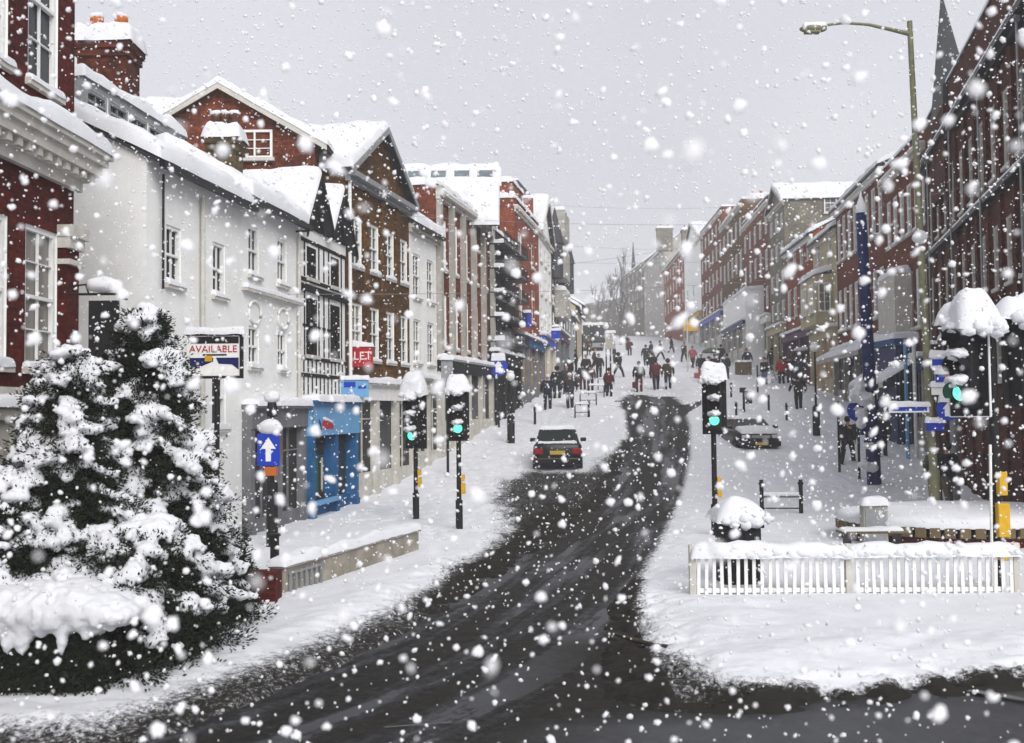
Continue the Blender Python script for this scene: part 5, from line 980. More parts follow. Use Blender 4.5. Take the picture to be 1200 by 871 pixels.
barrier('black two-post barrier with thin snowy rails, nearest the litter bin', 893, 939, 607, 1.0, .055)
for i, (x0, x1, y) in enumerate([(674, 686, 493), (680, 700, 478), (690, 709, 468), (701, 717, 459)]):
    a, b = G(x0, y), G(x1, y); b = a+(b-a)*1.0
    t = thing('cycle_stand', ['snow-topped black cycle stand nearest the parked hatchback', 'second cycle stand uphill from the parked hatchback', 'third cycle stand uphill from the parked hatchback', 'farthest cycle stand up the left pavement'][i], 'cycle stand', a, math.atan2(b.y-a.y, b.x-a.x)+R(20), 'cycle stands on the left pavement'); L_ = max(.7, (b-a).length)
    m = MB(); m.tube([(0, 0, -.1), (0, 0, .7), (.06, 0, .8), (L_-.06, 0, .8), (L_, 0, .7), (L_, 0, -.1)], .035, 8); m.tube([(0, 0, .4), (L_, 0, .4)], .02, 8); m.build('hoop', M['black'], t); m = MB(); m.snow((0, -.05, .82), (L_, -.05, .82), (L_, .05, .82), (0, .05, .82), .09, .1, 0, edge=.04); m.build('snow_cap', SNOW, t)
bm0 = None
for i, (px, py, h_, lab) in enumerate([(901, 485, .95, 'black bollard halfway between the globe lamp and the green signal'), (922, 496, .85, 'black bollard just left of the globe lamp, uphill of the dark saloon'), (863, 495, .9, 'black bollard behind the left roof edge of the dark saloon'), (888, 463, .9, 'black bollard near the parked bicycle'), (627, 500, .85, 'short black bollard behind the parked hatchback'), (857, 468, .9, 'black bollard right beside the lone green signal'), (690, 492, .8, 'black bollard by the nearest cycle stand')]):
    g = G(px, py)
    if bm0 is None:
        t = thing('bollard', lab, 'bollard', g, 0, 'black bollards'); m = MB(); m.lathe([(.075, -.1), (.075, .1), (.06, .14), (.055, .75), (.075, .78), (.075, .82), (.05, .88), (.06, .93), (.02, .97)], 12); m.build('shaft', M['black'], t); m = MB(); m.blob((0, 0, .99), (.09, .09, .06), 0, 2, .2, 2, i); m.build('snow_cap', SNOW, t); bm0 = t
    else: dup(bm0, g, 0, lab, 'black bollards')
# frame and dark box by the right pavement
g = G(872, 486); t = thing('notice_stand', 'dark notice stand with a square frame, uphill of the dark saloon', 'notice stand', g); m = MB(); m.tube([(0, 0, -.1), (0, 0, 1.35)], .06, 10); m.build('post', M['black'], t); m = MB(); m.bbox(.08, .42, -.03, .03, .55, 1.2, .01); m.bbox(-.2, .12, -.06, .06, 1.1, 1.35, .02); m.build('panel', M['iron'], t); m = MB(); m.snow((.08, -.04, 1.2), (.42, -.04, 1.2), (.42, .04, 1.2), (.08, .04, 1.2), .1, .1); m.build('snow_cap', SNOW, t)
g = G(871, 441); t = thing('wooden_crate', 'dark slatted crate seat standing in the snow on the right pavement', 'crate', g); m = MB()
for k in range(4): m.bbox(-.55, .55, -.4, -.37, .12+k*.24, .3+k*.24, .01); 
m.bbox(-.52, .52, -.36, .36, 0, 1.05, .01); m.build('body', M['brown'], t); m = MB(); m.snow((-.55, -.4, 1.06), (.55, -.4, 1.06), (.55, .38, 1.06), (-.55, .38, 1.06), .12, .2); m.build('snow_cap', SNOW, t)
# slim signposts
def slim_post(label, px, pyb, pyt, sign=None, r=.035, mt='black', name='signpost'):
    g = G(px, pyb); h = P(px, pyt, g.y).z-g.z; t = thing(name, label, 'signpost', g); m = MB(); m.tube([(0, 0, -.1), (0, 0, h)], r, 10); m.build('post', M[mt], t)
    if sign: w_, hh, mm = sign; m = MB(); m.bbox(-w_/2, w_/2, -.06, -.035, h-hh, h, .01); p_ = m.build('plate', M[mm], t); m = MB(); m.snow((-w_/2, -.08, h), (w_/2, -.08, h), (w_/2, .04, h), (-w_/2, .04, h), .14, .1); m.build('snow_cap', SNOW, p_)
    return t
slim_post('black signpost with a rounded pale plate, behind the slim left traffic light', 525, 560, 421, (.42, .72, 'grey'), .05)
slim_post('slim signpost with a pale rectangular plate, above the cycle stands', 716, 462, 390, (.6, 1.0, 'palestone'), .05)
slim_post('thin dark post with a small box base on the right pavement', 984, 557, 470, None, .045)
slim_post('slim post carrying a yellow hanging sign above the far shops', 806, 438, 374, None, .06, 'offwhite')
board('yellow hanging sign beside the slim pale post up the hill', 801, 376, 818, 388, G(806, 438).y, M['yellow'], snow=False)
slim_post('slim dark post standing among the left-hand crowd', 683, 440, 392, None, .05)
slim_post('slim post near the right-hand walkers with the red jacket', 888, 458, 428, None, .05)
# blue one way sign on black post
Yo = 21.5; p = P(319, 640, Yo); t = thing('one_way_sign', 'square blue one-way sign with a white up arrow on a thick black post', 'sign', (p.x, Yo, gz(Yo))); zc = P(316, 546, Yo).z-gz(Yo); zt_ = P(316, 508, Yo).z-gz(Yo); w_ = .47
m = MB(); m.bbox(-w_/2-.04, w_/2-.04, -.16, -.13, zc, zt_, .01); m.build('plate', M['signblue'], t); cx = -.04
m = MB(); m.add([(cx-.055, -.166, zc+.1), (cx+.055, -.166, zc+.1), (cx+.055, -.166, zc+.38), (cx-.055, -.166, zc+.38)], [(0, 1, 2, 3)]); m.add([(cx-.16, -.167, zc+.36), (cx+.16, -.167, zc+.36), (cx, -.167, zc+.60)], [(0, 1, 2)]); m.build('arrow', M['white'], t)
m = MB(); m.bbox(cx-.1, cx+.16, -.15, .0, zc-.2, zc-.02, .01); m.build('lamp_box', M['orange'], t)
m = MB(); m.tube([(0, 0, -.1), (0, 0, 1.45)], .12, 14); m.tube([(0, 0, 1.45), (0, 0, zt_+.45)], .045, 10); m.build('post', M['black'], t); capblob(t, (-.02, -.1, zt_+.13), (.27, .14, .16), 2); m = MB(); m.lathe([(.1, 0), (.12, .1), (.09, .3), (.04, .36)], 12, 0, (0, 0, zt_+.35)); m.build('lamp_hood', M['black'], t); capblob(t, (0, 0, zt_+.76), (.17, .15, .13), 5)
# estate board
Ye = 19.3; a, b = P(219, 441, Ye), P(281, 393, Ye); t = thing('agent_board', 'framed agent board with a red word over white and blue, left pavement', 'sign', (a.x, Ye, a.z)); w_, h_ = b.x-a.x, b.z-a.z
m = MB(); m.bbox(0, w_, 0, .03, 0, h_, .005); m.build('panel', M['white'], t); m = MB(); m.box(-.02, w_+.03, -.02, .05, h_+.001, h_+.05); m.box(w_+.001, w_+.06, -.02, .05, -.05, h_); m.box(.25, w_, -.02, .05, -.05, -.001); m.build('frame', M['black'], t)
m = MB(); m.box(.02, w_-.02, -.006, -.001, h_*.80, h_*.97); m.build('dark_strip', M['iron'], t)
link('lettering', text_mesh('AVAILABLE', .185, M['red'], .003), t, (w_*.5, -.012, h_*.66), rot=(R(90), 0, 0))
m = MB(); m.add([(.05, -.006, h_*.45), (.05, -.006, h_*.25), (.2, -.006, h_*.2), (.5, -.006, h_*.36), (.5, -.006, h_*.45)], [(0, 1, 2, 3, 4)]); m.add([(.55, -.006, h_*.45), (.6, -.006, h_*.3), (w_-.15, -.006, h_*.28), (w_-.02, -.006, h_*.15), (w_-.02, -.006, h_*.45)], [(0, 1, 2, 3, 4)]); m.build('blue_shapes', M['navy'], t)
m = MB(); m.box(.34, .48, -.012, -.007, h_*.36, h_*.5); m.build('yellow_mark', M['yellow'], t); m = MB(); m.box(.3, .75, -.006, -.001, h_*.5, h_*.54); m.build('small_strip', M['iron'], t)
m = MB(); m.snow((-.02, -.03, h_+.05), (w_+.06, -.03, h_+.05), (w_+.06, .06, h_+.05), (-.02, .06, h_+.05), .12, .1); m.build('snow_cap', SNOW, t); m = MB(); m.tube([(w_*.55, .06, -1.9-a.z+gz(19)+1.8), (w_*.55, .06, h_*.5)], .05, 10); m.build('post', M['black'], t)
# black hanging sign by the brick townhouse
Yh = 15.6; a, b = P(103, 440, Yh), P(139, 352, Yh); t = thing('hanging_sign', 'large plain black hanging board on a curled bracket beside the brick townhouse', 'sign', (a.x, Yh, a.z)); w_, h_ = b.x-a.x, b.z-a.z
m = MB(); m.bbox(0, w_, 0, .05, 0, h_, .01); m.build('board', M['black'], t)
m = MB(); m.tube([(-.3, .02, h_+.1), (w_+.12, .02, h_+.1), (w_+.12, .02, h_+.02), (w_, .02, h_+.02)], .02, 8); m.tube([(-.3, .02, h_+.22), (-.05, .02, h_+.25), (.0, .02, h_+.1)], .015, 8); m.build('bracket', M['iron'], t); capblob(t, (w_*.45, 0, h_+.24), (.26, .14, .13), 6)
# red and blue hanging signs
t = board('red projecting sign reading LET above the white shop', 413, 405, 437, 430, 31.2, M['red'], 'projecting_sign', text=('LET', .55, M['white']))
t = board('light blue shop board with dark blue patches under the red sign', 400, 444, 432, 466, 30.3, M['lightblue'], 'shop_board'); m = MB(); m.box(.08, .42, -.01, -.001, .3, .46); m.box(.5, .74, -.01, -.001, .26, .34); m.build('dark_patches', M['signblue'], t)
t = board('blue shop board above the blue fascia of the red tower', 646, 387, 657, 397, 58, M['signblue'], 'shop_board')
t = board('pale grey box sign on the side of the red tower', 603, 398, 615, 412, 53, M['grey'], 'box_sign')
t = board('blue flag-shaped shop sign, high on the red tower', 613, 366, 622, 384, 53.4, M['signblue'], 'shop_sign')
t = board('teal blue shop board behind the tall navy pole', 1025, 409, 1044, 423, 44, M['blue'], 'shop_board', snow=True)
# blue shop by the right pavement
a = P(1050, 505, 41.8); g_ = thing('blue_shop_kiosk', 'narrow blue shopfront projecting from the red terrace, right of the navy pole', 'shopfront', (a.x, 41.6, gz(41.6)))
h_ = P(1050, 405, 41.8).z-gz(41.6); w_ = 1.35; m = MB(); m.bbox(0, w_, 0, 2.2, -.3, h_, .02); m.build('body', M['navy'], g_); m = MB(); m.box(-.1, w_+.1, -.08, 2.2, h_+.001, h_+.3); m.build('fascia', M['blue'], g_)
for k in range(3): m = MB(); m.box(.1+k*.42, .14+k*.42, -.03, -.001, .2, h_-.2); m.build('mullion', M['blue'], g_)
for k in range(2): m = MB(); m.box(.15+k*.42, .5+k*.42, -.012, -.001, .6, h_-.3); m.build('pane', GLASS, g_)
m = MB(); m.snow((-.1, -.08, h_+.3), (w_+.1, -.08, h_+.3), (w_+.1, 2.2, h_+.3), (-.1, 2.2, h_+.3), .25, .3); m.build('snow_cap', SNOW, g_)
for k, (px0, px1) in enumerate([(1064, 1070), (1074, 1078)]): a = P(px0, 530, 38.5); m = MB(); m.tube([(0, 0, -.2), (0, 0, P(px0, 400, 38.5).z-gz(38.5))], .07, 10); props(m.build('shop_column', M['lightblue'] if k == 0 else M['white'], None, (a.x, 38.5, gz(38.5))), ['light blue slender shop column beside the blue shopfront', 'white slender shop column beside the light blue one'][k], 'column')
# low retaining wall on the left
A_, B_ = G(333, 705), G(491, 652); th = math.atan2(B_.y-A_.y, B_.x-A_.x); Lw = (B_-A_).length; t = thing('low_retaining_wall', 'low weathered concrete wall along the left pavement, capped with speckled snow', 'wall', (A_.x, A_.y, gz(A_.y)), th)
m = MB(); m.bbox(0, Lw, 0, .22, -.2, .50, .015); m.build('wall', M['concrete'], t); m = MB(); m.bbox(-.04, Lw+.04, -.04, .26, .501, .57, .012); m.build('coping', M['palestone'], t); m = MB(); m.snow((-.05, -.04, .57), (Lw+.04, -.04, .57), (Lw+.04, .27, .57), (-.05, .27, .57), .12, .15, .02, amp=.4, edge=.08); m.build('snow_cap', SNOW, t)
m = MB()
for k in range(7): x = .1+k*.16; m.box(x, x+.04, -.05, -.02, -.1, .45)
m.box(.05, 1.2, -.055, -.045, .40, .44); m.build('railing', M['grey'], t)
a = G(322, 700); m = MB(); m.bbox(-.06, .06, -.06, .06, -.1, .95, .01); m.bbox(-.08, .08, -.08, .08, .951, 1.0, .01); props(m.build('gate_post', M['black'], None, a), 'short black gate post at the downhill end of the low wall', 'post')
# wires across the street
wire = MB()
for i, (x0, y0, x1, y1, Y0, Y1) in enumerate([(470, 253, 1003, 255, 35.5, 52), (512, 303, 985, 297, 40, 58), (330, 345, 990, 318, 26, 58), (640, 240, 960, 235, 60, 60), (560, 280, 900, 290, 46, 78), (640, 312, 1160, 212, 60, 31), (655, 345, 870, 322, 72, 100)]):
    a, b = P(x0, y0, Y0), P(x1, y1, Y1); m = MB(); n = 14
    m.tube([a+(b-a)*(k/n)-Vector((0, 0, .35*4*(k/n)*(1-k/n))) for k in range(n+1)], .007, 5, 0, True)
    props(m.build('overhead_wire', M['grey'], None), ['overhead wire from the brown brick pediment across to the townhouses', 'overhead wire starting at the pilastered block', 'long low overhead wire starting at the white houses', 'high overhead wire beyond the red tower', 'overhead wire starting at the dark balconied building', 'overhead wire running down to the dark brick block', 'far overhead wire near the turreted house'][i], 'wire', 'wires strung across the street')
a = P(283, 252, 22.9)
m = MB(); pts_ = [G(x, y)+Vector((0, 0, .125)) for x, y in ((722, 755), (742, 762), (765, 768), (790, 771), (818, 777))]; m.tube(pts_, [.02, .03, .025, .02, .008], 6); props(m.build('fallen_twig', BARK, None), 'thin dark twig lying half buried in the snow right of the road', 'twig')
# worn road markings
A_, B_ = G(1135, 813), G(1215, 826); m = MB(); d = (B_-A_).normalized(); nn = Vector((-d.y, d.x, 0))*.06
m.quad(A_-nn+Vector((0, 0, .035)), B_-nn+Vector((0, 0, .035)), B_+nn+Vector((0, 0, .035)), A_+nn+Vector((0, 0, .035))); 
A_, B_ = G(450, 856), G(530, 850); d = (B_-A_).normalized(); nn = Vector((-d.y, d.x, 0))*.015; m.quad(A_-nn+Vector((0, 0, .03)), B_-nn+Vector((0, 0, .03)), B_+nn+Vector((0, 0, .03)), A_+nn+Vector((0, 0, .03)))
props(m.build('road_marking', mat('worn_road_paint', (.16, .16, .155), .8, .6, 14), None), kind='structure')
# ------------------------------------------------------------ vehicles
PAINT = mat('dark_car_paint', (.006, .006, .008), .3, .3, 2, spec=.35); TYRE = mat('tyre_rubber', (.015, .015, .016), .85, .3, 8); RIM = mat('alloy_rim', (.3, .3, .31), .35, .2, 5, metal=.6)
HEADL = mat('headlight_glass', (.55, .56, .56), .15, .1, 5); TAIL = mat('red_tail_lens', (.30, .008, .012), .25, .2, 5); PLATE = mat('yellow_number_plate', (.50, .36, .06), .5, .1, 4); CARGLASS = mat('car_glass', (.010, .016, .016), .15, .2, 2, spec=.3)
def car(label, cat, loc, rz, L_, W, H, prof, roofx, glassgreen=False, snow_t=.10):
    # local: rear end at y=0 facing -Y; prof: stations (y, zbottom, zbelt, halfwidth)
    t = thing('parked_car', label, cat, loc, rz)
    V = []; F = []; n = 0
    def ring(y, zb, zt, hw):
        return [(-hw*.86, y, zb), (-hw*.97, y, zb+.10), (-hw, y, zb+(zt-zb)*.5), (-hw*.97, y, zt-.10), (-hw*.88, y, zt), (-hw*.45, y, zt+.025), (0, y, zt+.035), (hw*.45, y, zt+.025), (hw*.88, y, zt), (hw*.97, y, zt-.10), (hw, y, zb+(zt-zb)*.5), (hw*.97, y, zb+.10), (hw*.86, y, zb)]
    k = 13
    for s in prof: V += ring(*s)
    for i in range(len(prof)-1):
        for j in range(k-1): F.append((i*k+j, (i+1)*k+j, (i+1)*k+j+1, i*k+j+1))
        F.append((i*k+k-1, (i+1)*k+k-1, (i+1)*k, i*k))
    F.append(tuple(range(k))); F.append(tuple(range(len(prof)*k-1, (len(prof)-1)*k-1, -1)))
    m = MB(); m.add(V, F, 0, True); b = m.build('body', PAINT, t)
    (yr0, yr1, yf1, yf0, zb, zr) = roofx; hb, hr = W*.44, W*.355       # cabin: rear base, rear roof, front roof, front base
    m = MB(); c = [(-hb, yr0, zb), (hb, yr0, zb), (hb, yf0, zb), (-hb, yf0, zb), (-hr, yr1, zr), (hr, yr1, zr), (hr, yf1, zr), (-hr, yf1, zr)]
    m.add(c, [(4, 5, 6, 7), (0, 1, 5, 4), (1, 2, 6, 5), (2, 3, 7, 6), (3, 0, 4, 7)]); rf = m.build('cabin', PAINT, t)
    bv = rf.modifiers.new('b', 'BEVEL'); bv.width = .06; bv.segments = 3
    def pane(a, b_, c_, d, nm='window_pane', out=.006):
        a, b_, c_, d = map(Vector, (a, b_, c_, d)); ce = (a+b_+c_+d)/4; nn = (b_-a).cross(d-a).normalized(); q = [ce+(p-ce)*.84+nn*out for p in (a, b_, c_, d)]; q2 = [p-nn*.02 for p in q]
        m = MB(); m.add(q+q2, [(0, 1, 2, 3), (0, 4, 5, 1), (1, 5, 6, 2), (2, 6, 7, 3), (3, 7, 4, 0)]); return m.build(nm, CARGLASS, t)
    pane(c[0], c[1], c[5], c[4], 'rear_window', .012); pane(c[2], c[3], c[7], c[6], 'windscreen', .012)
    for s in (0, 1):
        a, d, e, f = (c[1], c[2], c[6], c[5]) if s else (c[3], c[0], c[4], c[7]); a, d, e, f = map(Vector, (a, d, e, f)); md = (a+d)/2; mu = (e+f)/2; pane(a, md, mu, f, out=.012); pane(md, d, e, mu, out=.012)
    m = MB(); m.snow((-hr-.03, yr1-.05, zr+.005), (hr+.03, yr1-.05, zr+.005), (hr+.03, yf1+.05, zr+.005), (-hr-.03, yf1+.05, zr+.005), snow_t, .15, .0, edge=.16)
    yb = prof[-1][0]; m.snow((-hb*.95, yf0+.05, prof[-3][2]+.04), (hb*.95, yf0+.05, prof[-3][2]+.04), (hb*.9, yb-.15, prof[-2][2]+.02), (-hb*.9, yb-.15, prof[-2][2]+.02), .12, .15); m.build('snow_load', SNOW, t)
    m = MB(); m.snow((-hb*.8, prof[0][0]+.06, prof[1][2]+.03), (hb*.8, prof[0][0]+.06, prof[1][2]+.03), (hb*.75, yr0+.05, zb+.03), (-hb*.75, yr0+.05, zb+.03), .07, .1, edge=.05); m.build('snow_load', SNOW, t)
    for y in (L_*.19, L_*.80):
        for s in (-1, 1):
            wc = thing('wheel', None, None, (0, 0, 0)) if False else None
            m = MB(); m.lathe([(.22, -.1), (.30, -.1), (.315, -.06), (.315, .06), (.30, .1), (.22, .1)], 20); o = m.build('wheel', TYRE, t, (s*(W/2-.10), y, .31), rot=(0, R(90)*s, 0)); m = MB(); m.lathe([(.2, .06), (.215, .085), (.05, .1)], 14); m.build('rim', RIM, o)
    zt = prof[1][2]; hw = W/2
    for s in (-1, 1):
        m = MB(); x0, x1 = sorted((s*hw*.58, s*hw*.93)); m.bbox(x0, x1, -.035, .12, zt-.33, zt-.15, .02); m.build('tail_light', TAIL, t)
        m = MB(); m.bbox(min(s*hw*.95, s*(hw+.17)), max(s*hw*.95, s*(hw+.17)), yf0-.25, yf0-.13, zb+.02, zb+.15, .03); m.build('wing_mirror', PAINT, t)
        zf_ = prof[-2][2]; m = MB(); x0, x1 = sorted((s*hw*.50, s*hw*.86)); m.bbox(x0, x1, L_-.16, L_+.035, zf_-.20, zf_-.06, .03); m.build('headlight', HEADL, t)
    m = MB(); m.bbox(-hw*.94, hw*.94, -.07, .15, .30, .52, .04); m.build('bumper', PAINT, t)
    m = MB(); m.bbox(-hw*.9, hw*.9, L_-.12, L_+.06, .26, .46, .04); m.build('bumper', PAINT, t)
    m = MB(); m.bbox(-hw*.42, hw*.42, L_-.1, L_+.02, prof[-2][2]-.2, prof[-2][2]-.08, .02); m.build('grille', M['grey'], t)
    m = MB(); m.bbox(-.26, .26, L_+.061, L_+.075, .31, .42, .004); m.build('number_plate', PLATE, t)
    m = MB(); m.bbox(-.26, .26, -.055, -.02, zt-.34, zt-.22, .006); m.build('number_plate', PLATE, t); return t
g = G(653, 556)
car('dark parked hatchback with red tail lights and snow on its roof, left of the road', 'car', (g.x+.02, g.y, g.z), R(-3), 3.9, 1.72, 1.45,
    [(0.0, .32, .88, .78), (.06, .26, .96, .84), (.6, .22, .98, .86), (1.8, .2, .98, .86), (2.9, .2, .95, .86), (3.6, .24, .82, .82), (3.85, .3, .66, .72)], (.10, .55, 2.15, 2.95, .94, 1.42)).scale = (1.05, 1.0, 1.14)
g = G(888, 531)
car('dark saloon car facing downhill with headlights off, parked alone on the right in deep snow', 'car', (g.x, g.y+4.4, g.z+.0), R(182), 4.4, 1.75, 1.38,
    [(0.0, .32, .80, .76), (.08, .26, .92, .84), (.8, .22, .96, .87), (2.0, .2, .96, .87), (3.2, .2, .92, .87), (4.1, .24, .78, .8), (4.35, .3, .62, .7)], (.75, 1.35, 2.5, 3.3, .93, 1.36), snow_t=.09)
# lorry up the hill
g = G(694, 413); t = thing('parked_lorry', 'dark box lorry seen from behind, far up the street between the crowds', 'lorry', (g.x, g.y, g.z)); s_ = P(710, 380, g.y).x-P(679, 380, g.y).x; zt = P(694, 381, g.y).z-g.z; zb2 = zt*.36
m = MB(); m.bbox(-s_/2, s_/2, 0, 5.5, zb2, zt, .05); m.build('box', M['iron'], t); m = MB(); m.bbox(-s_/2+.1, s_/2-.1, .1, 7.2, .55, zb2-.01, .04); m.bbox(-s_/2+.1, s_/2-.1, 5.7, 7.2, zb2, zt*.8, .1); m.build('chassis', M['grey'], t)
for s in (-1, 1):
    for y in (1.2, 6.3): m = MB(); m.lathe([(.3, -.14), (.46, -.14), (.46, .14), (.3, .14)], 18); m.build('wheel', TYRE, t, (s*(s_/2-.3), y, .46), rot=(0, R(90), 0))
    m = MB(); m.bbox(min(s*.2, s*(s_/2-.1)), max(s*.2, s*(s_/2-.1)), -.04, -.001, zb2+.1, zt-.1, .01); m.build('rear_door', M['slate'], t)
    m = MB(); m.bbox(s*s_*.36-.15, s*s_*.36+.15, .04, .09, .7, .9, .01); m.build('tail_light', TAIL, t)
m = MB(); m.snow((-s_/2, -.02, zt), (s_/2, -.02, zt), (s_/2, 5.5, zt), (-s_/2, 5.5, zt), .3, .4); m.build('snow_cap', SNOW, t)
# small snowed vehicle / trader's trolley by the umbrella
g = G(947, 446); car('small dark parked car with thick snow, half hidden behind the umbrella', 'car', (g.x+.3, g.y+1, g.z), R(10), 3.6, 1.6, 1.5, [(0.0, .32, .84, .72), (.06, .26, .94, .78), (.6, .22, .96, .8), (1.8, .2, .96, .8), (2.8, .2, .93, .8), (3.3, .24, .8, .76), (3.55, .3, .66, .7)], (.06, .3, 2.1, 2.8, .92, 1.5), snow_t=.3)
# bicycle
g = G(903, 451); t = thing('bicycle', 'black bicycle wheeled by the person in pale jeans on the right pavement', 'bicycle', (g.x-.1, g.y, g.z), R(8)); 
for x in (-.5, .52):
    m = MB(); m.tube([(x+.33*math.cos(a), 0, .34+.33*math.sin(a)) for a in np.linspace(0, 2*math.pi, 25)], .022, 6, 0, False)
    for k in range(6): a = math.pi*k/6; m.tube([(x+.32*math.cos(a), 0, .34+.32*math.sin(a)), (x-.32*math.cos(a), 0, .34-.32*math.sin(a))], .004, 4)
    m.build('wheel', TYRE, t)
m = MB(); J = dict(r=(-.5, 0, .34), b=(-.08, 0, .3), s=(-.22, 0, .78), h=(.34, 0, .82), f=(.52, 0, .34))
for a, b in (('r', 'b'), ('r', 's'), ('b', 's'), ('b', 'h'), ('s', 'h'), ('h', 'f')): m.tube([J[a], J[b]], .018, 6)
m.build('frame', M['iron'], t); m = MB(); m.tube([J['s'], (-.25, 0, .92)], .014, 6); m.bbox(-.38, -.12, -.06, .06, .92, .97, .02); m.build('saddle', M['black'], t); m = MB(); m.tube([J['h'], (.32, 0, .98)], .014, 6); m.tube([(.3, -.26, 1.0), (.34, 0, .98), (.3, .26, 1.0)], .014, 6); m.build('handlebar', M['iron'], t)
# ------------------------------------------------------------ people
SKIN = mat('skin', (.45, .27, .20), .6, .15, 6); HAIR = mat('dark_hair', (.02, .015, .012), .8, .3, 10)
CL = {}
def cloth(c):
    if c not in CL:
        CL[c] = mat('cloth_'+c, dict(black=(.014, .014, .016), navy=(.014, .018, .035), charcoal=(.03, .03, .033), red=(.42, .015, .02), brown=(.05, .032, .022), denim=(.10, .15, .24), white=(.7, .7, .7), green=(.08, .10, .06), pink=(.35, .10, .10), teal=(.02, .07, .08), maroon=(.10, .02, .022), khaki=(.12, .11, .07))[c], .9, .35, 6, .3)
    return CL[c]
def skin_mesh(V, E, Rr, sub=2, m=None):
    me = bpy.data.meshes.new('b'); me.from_pydata(V, E, []); ob = link('tmp', me); sk = ob.modifiers.new('s', 'SKIN'); sk.use_smooth_shade = True
    for i, r in enumerate(Rr): me.skin_vertices[0].data[i].radius = (r if isinstance(r, tuple) else (r, r)); me.skin_vertices[0].data[i].use_root = (i == 0)
    su = ob.modifiers.new('u', 'SUBSURF'); su.levels = sub; me2 = evaluated(ob); bpy.data.objects.remove(ob); me2.materials.clear()
    if m: me2.materials.append(m)
    return me2
# poses: joint tables for a figure 1.75 m tall facing -Y
def joints(pose):
    st = dict(stand=(0.02, -.02, .06, .06), walk=(.24, -.26, .28, -.24), stride=(.34, -.36, .38, -.34), arms_out=(.10, -.12, .0, .0))[pose]
    lf, rf, la, ra = st; J = {}
    J['pel'] = (0, 0, .95); J['waist'] = (0, 0, 1.08); J['chest'] = (0, .0, 1.28); J['neck'] = (0, 0, 1.47); J['head'] = (0, -.015, 1.56)
    for s, f, a, n in ((-1, lf, la, 'l'), (1, rf, ra, 'r')):
        J[n+'hip'] = (s*.10, 0, .90); J[n+'knee'] = (s*.105, -f*.55-.02, .50); J[n+'ank'] = (s*.11, -f+.03 if f > 0 else -f+.02, .09+(.06 if f < -.1 else 0)); J[n+'toe'] = (s*.12, -f-.13, .045)
        J[n+'sho'] = (s*.19, .0, 1.42)
        if pose == 'arms_out': J[n+'elb'] = (s*.33, -.02, 1.19); J[n+'wri'] = (s*.34, -.16, .99); J[n+'han'] = (s*.33, -.22, .93)
        else: J[n+'elb'] = (s*.255, a*.35+.02, 1.15); J[n+'wri'] = (s*.26, a*.6-.06, .92); J[n+'han'] = (s*.265, a*.65-.09, .84)
    return J
_pm = {}
